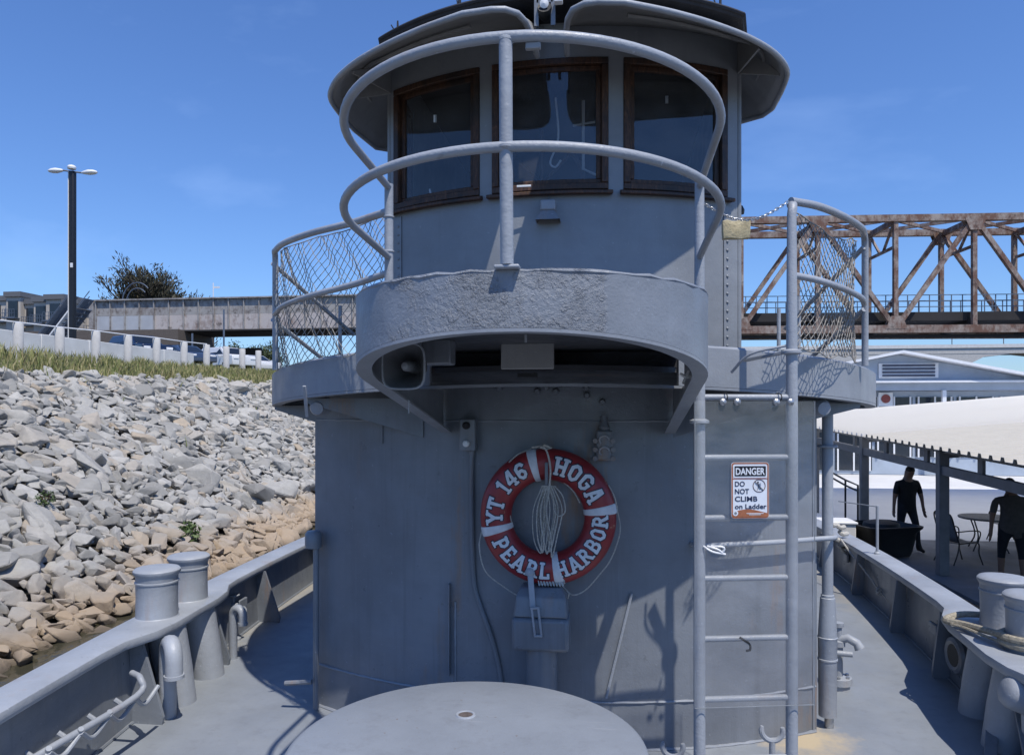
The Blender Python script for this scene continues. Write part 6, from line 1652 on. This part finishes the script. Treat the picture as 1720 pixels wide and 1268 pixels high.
car(232, 42, R(150), (0.012, 0.022, 0.055), 'suv', 'dark blue car parked farthest left behind the bollards')
car(308, 46, R(150), (0.05, 0.075, 0.13), 'sedan', 'blue-grey saloon car parked beside the dark blue car')
car(378, 50, R(150), (0.66, 0.67, 0.68), 'suv', 'white estate car parked behind the bank bollards')
car(424, 54, R(150), (0.60, 0.60, 0.60), 'sedan', 'white saloon car parked farthest right behind the bollards')

# stairs up to the railway embankment, dark abutment
st = empty('outdoor_stairs', (rel(100, 60), 60, 5)); tag(st, 'steel stairway climbing to the railway behind the lamp post', 'stairs')
x0, x1 = rel(48, 60) - rel(100, 60), rel(124, 60) - rel(100, 60); z0, z1 = .9, 6.1
for yy in (0, 2.0):
    m = MB(); m.beam((x0, yy, z0 + .3), (x1, yy, z1 + .3), .12, .55, (0, 1, 0)); m.build('stringer', TRIMW if yy == 0 else RAILM, st, smooth=0)
    for dz in (1.0, 1.5, 2.0):
        m = MB(); m.beam((x0, yy, z0 + dz), (x1, yy, z1 + dz), .05, .06); m.build('handrail', RAILM, st, smooth=0)
    m = MB(); m.beam((x0, yy + .03, z0 + 1.25), (x1, yy + .03, z1 + 1.25), .02, 1.2, (0, 1, 0)); m.build('infill_panel', simple('blue_panel', (.16, .20, .26), .4), st, smooth=0)
for k in range(16):
    t = k / 15; m = MB(); m.box((lerp(x0, x1, t), 1.0, lerp(z0, z1, t) + .2), (.34, 2.0, .06)); m.build('step', FRAME, st, smooth=0)
ab = empty('bridge_abutment', (rel(150, 68), 70, 4.5)); tag(ab, 'dark shaded abutment and undercroft at the end of the girder span', 'abutment')
m = MB(); m.box((-14, 4, 5.2), (44, 7, 1.6)); m.build('walkway_beam', simple('brown_beam', (.12, .10, .085), .8), ab, smooth=0)
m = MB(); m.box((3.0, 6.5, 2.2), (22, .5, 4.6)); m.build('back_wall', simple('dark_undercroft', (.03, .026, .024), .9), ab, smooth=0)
for x in (-4, 0.5, 5): m = MB(); m.box((x, 2, 2.2), (.9, .9, 4.6)); m.build('pillar', CONC, ab, bev=.03)
m = MB(); m.box((0, 2, 3.9), (14, 5, .8)); m.build('roof_slab', DARKST, ab, smooth=0)
# apartment building
CREAM = simple('cream_render', (0.46, 0.42, 0.37), .85, 0, .1, .6); CORN = simple('grey_cornice', (0.13, 0.135, 0.145), .7, 0, .1)
apx0, apx1 = rel(-60, 95), rel(150, 95)
ap = empty('apartment_building', (apx0, 95, 5)); tag(ap, 'cream apartment block with stepped grey cornices beyond the lamp post', 'building')
W = apx1 - apx0; def_z = lambda py, y=95.0, px=80: EYE + (HZN - py) / FPX * (y * 1.06)
segs_ = [(-60, 18, 494, 0), (18, 42, 489, -.8), (42, 64, 501, 0), (64, 88, 499, -.8), (88, 118, 496, -1.2), (118, 141, 505, -1.2), (141, 168, 517, 0.6)]
for (a, b, py, dy) in segs_:
    xa, xb = rel(a, 95) - apx0, rel(b, 95) - apx0; zt = def_z(py) - 5
    m = MB(); m.box(((xa + xb) / 2, 3 + dy, zt / 2), (xb - xa - .02, 6, zt)); w_ = m.build('wall', CREAM, ap, smooth=0)
    m = MB(); m.box(((xa + xb) / 2, 3 + dy - .2, zt + .12), (xb - xa + .4, 6.2, .7)); m.build('cornice', CORN, w_, smooth=0)
    m = MB(); m.box(((xa + xb) / 2, dy - .06, zt - 2.0), (1.5 if b - a < 40 else 1.3, .1, 2.4)); m.build('window', DGLASS, w_, smooth=0)
    if b - a > 40:
        m = MB(); m.box((xb - 2.2, dy - .06, zt - 2.0), (1.3, .1, 2.4)); m.build('window', DGLASS, w_, smooth=0)
    m = MB()
    for zz in (zt - 3.2, zt - 2.6, zt - 2.1): m.box(((xa + xb) / 2, dy - .9, zz), (xb - xa - .3, .05, .05))
    for q in range(6): m.box((lerp(xa + .2, xb - .2, q / 5), dy - .9, zt - 2.65), (.05, .05, 1.1))
    m.box(((xa + xb) / 2, dy - .5, zt - 3.3), (xb - xa - .2, 1.0, .12)); m.build('balcony', RAILM, w_, smooth=0)

# trees
BARK = simple('bark', (0.055, 0.045, 0.036), .95, 0, .3, 4, .6)
def leaf_mat(name, a, b):
    M = Mat(name); g = M.n('ShaderNodeNewGeometry'); return M.out(M.ramp(g.outputs['Random Per Island'], (0.0, a), (1.0, b)), .75)
LEAF_D = leaf_mat('dark_foliage', (0.028, 0.030, 0.016), (0.085, 0.075, 0.045))
LEAF_G = leaf_mat('green_foliage', (0.035, 0.055, 0.02), (0.09, 0.11, 0.045))
def tree(loc_, height, width, label, lm, nleaf, size, seed, upright=0.55, trunk=0.12, dome=None):
    r = random.Random(seed); t = tag(empty('tree', loc_), label, 'tree'); tk, cr_ = MB(), MB(); tips = []
    zb = height * trunk
    def grow(p, d, L, rad, lev):
        n = 3; pts = [p]; rs = [rad]
        for k in range(n):
            d = (d + V(r.gauss(0, .16), r.gauss(0, .16), .10 * upright + r.gauss(0, .05))).normalized(); p = p + d * L / n; pts.append(p); rs.append(rad * (1 - .45 * (k + 1) / n))
        tk.tube(pts, rs, 5 if lev else 8, caps=False)
        if lev >= 4: tips.append((pts[-1], d)); return
        for q in range(3 if lev else 7):
            s = r.uniform(.45, 1.0) if lev else r.uniform(.5, 1.0); b = pts[min(n, int(s * n) + (0 if lev else 0))]
            a = r.uniform(0, 6.28); sp = r.uniform(.35, .85)
            nd = (d * .9 + V(math.cos(a), math.sin(a), upright * .4) * sp).normalized(); grow(b, nd, L * r.uniform(.62, .82), rad * .55, lev + 1)
        if lev >= 2: tips.append((pts[-1], d))
    grow(V(0, 0, -.5), V(0, 0, 1), height * .36, height * .028, 0)
    zmx = max(p.z for p, _ in tips); xr = sorted(abs(p.x) for p, _ in tips)[int(len(tips) * .97)]; yr = sorted(abs(p.y) for p, _ in tips)[int(len(tips) * .97)]
    fx, fy, fz = width / 2 / xr, width / 2 / yr, height / zmx
    tk.v = [(x * fx, y * fy, z * fz) for x, y, z in tk.v]
    per = max(1, nleaf // len(tips))
    for p, d in tips:
        p = V(p.x * fx, p.y * fy, p.z * fz)
        for _ in range(per):
            off = V(r.gauss(0, 1), r.gauss(0, 1), r.gauss(0, 1)) * size * 1.1
            ax = (d * upright * 2 + V(r.gauss(0, 1), r.gauss(0, 1), r.gauss(0, 1) + upright)).normalized(); bx2 = ax.cross(V(r.gauss(0, 1), r.gauss(0, 1), r.gauss(0, 1))).normalized()
            s = size * r.uniform(.5, 1.2); q = p + off
            i = cr_.add([q - ax * s, q + bx2 * s * .22, q + ax * s, q - bx2 * s * .22]); cr_.face((i, i + 1, i + 2, i + 3))
    if dome:        # crown filled out with clumps of upright sprays
        nc, per2, rc_ = dome
        for _ in range(nc):
            a, el, q = r.uniform(0, 6.28), r.uniform(-.15, 1.0), r.random() ** .4
            c = V(math.cos(a) * math.cos(el * 1.45) * width / 2 * q, math.sin(a) * math.cos(el * 1.45) * width / 2 * q, height * (.36 + .56 * math.sin(max(-.2, el) * 1.45) * q))
            for _ in range(per2):
                off = V(r.gauss(0, 1), r.gauss(0, 1), r.gauss(0, .9)) * rc_ * .55
                ax = (V(off.x, off.y, abs(off.z) + .9) + V(r.gauss(0, .5), r.gauss(0, .5), r.gauss(0, .4))).normalized(); b2_ = ax.cross(V(r.gauss(0, 1), r.gauss(0, 1), r.gauss(0, 1))).normalized()
                s = size * r.uniform(.5, 1.2); q2 = c + off
                i = cr_.add([q2 - ax * s, q2 + b2_ * s * .22, q2 + ax * s, q2 - b2_ * s * .22]); cr_.face((i, i + 1, i + 2, i + 3))
    tk.build('trunk', BARK, t, fix=False); cr_.build('crown', lm, t, smooth=0, fix=False); return t
tD = 96.0
p = atw(270, 600, tD); zt = EYE + (HZN - 452) / FPX * tD
tree(V(p.x, p.y, 4.8), zt - 5.2, 13.0, 'large dark spiky tree rising behind the girder span', LEAF_D, 6000, .34, 33, .8, .1, dome=(190, 110, 1.5))
for px, py, D, w, lab, sd in ((397, 578, 120, 3.6, 'small round tree beyond the parked white car', 3), (434, 577, 110, 5.0, 'round green tree at the right end of the bollard row', 4), (455, 585, 130, 5.0, 'low tree glimpsed beside the left railing post', 6)):
    p = atw(px, py, D); tree(V(p.x, p.y, 6.0), p.z - 6.0, w, lab, LEAF_G, 2500, .35, sd, .4)
# thin masts under the girder
for px, y1_, D, lab in ((323, 560, 66, 'thin grey mast standing under the girder span'), (376, 520, 68, 'tall thin pole standing before the girder span')):
    p = atw(px, y1_, D); m = MB(); m.tube([(p.x, p.y, 5), (p.x, p.y, p.z)], .09, 6); tag(m.build('pole', RAILM), lab, 'pole')
# far wooded shore behind everything
FARW = leaf_mat('far_wood', (0.03, 0.045, 0.03), (0.06, 0.08, 0.05)); r = random.Random(9); m = MB()
for k in range(900):
    a = r.uniform(-.75, .75); D = r.uniform(520, 640); leaf_cloud(m, (math.sin(a) * D, math.cos(a) * D, r.uniform(3, 11)), r.uniform(5, 9), 14, 3.2, r, .7)
tag(m.build('far_woods', FARW, smooth=0, fix=False), 'distant line of trees along the far river bank', 'woods', kind='stuff')
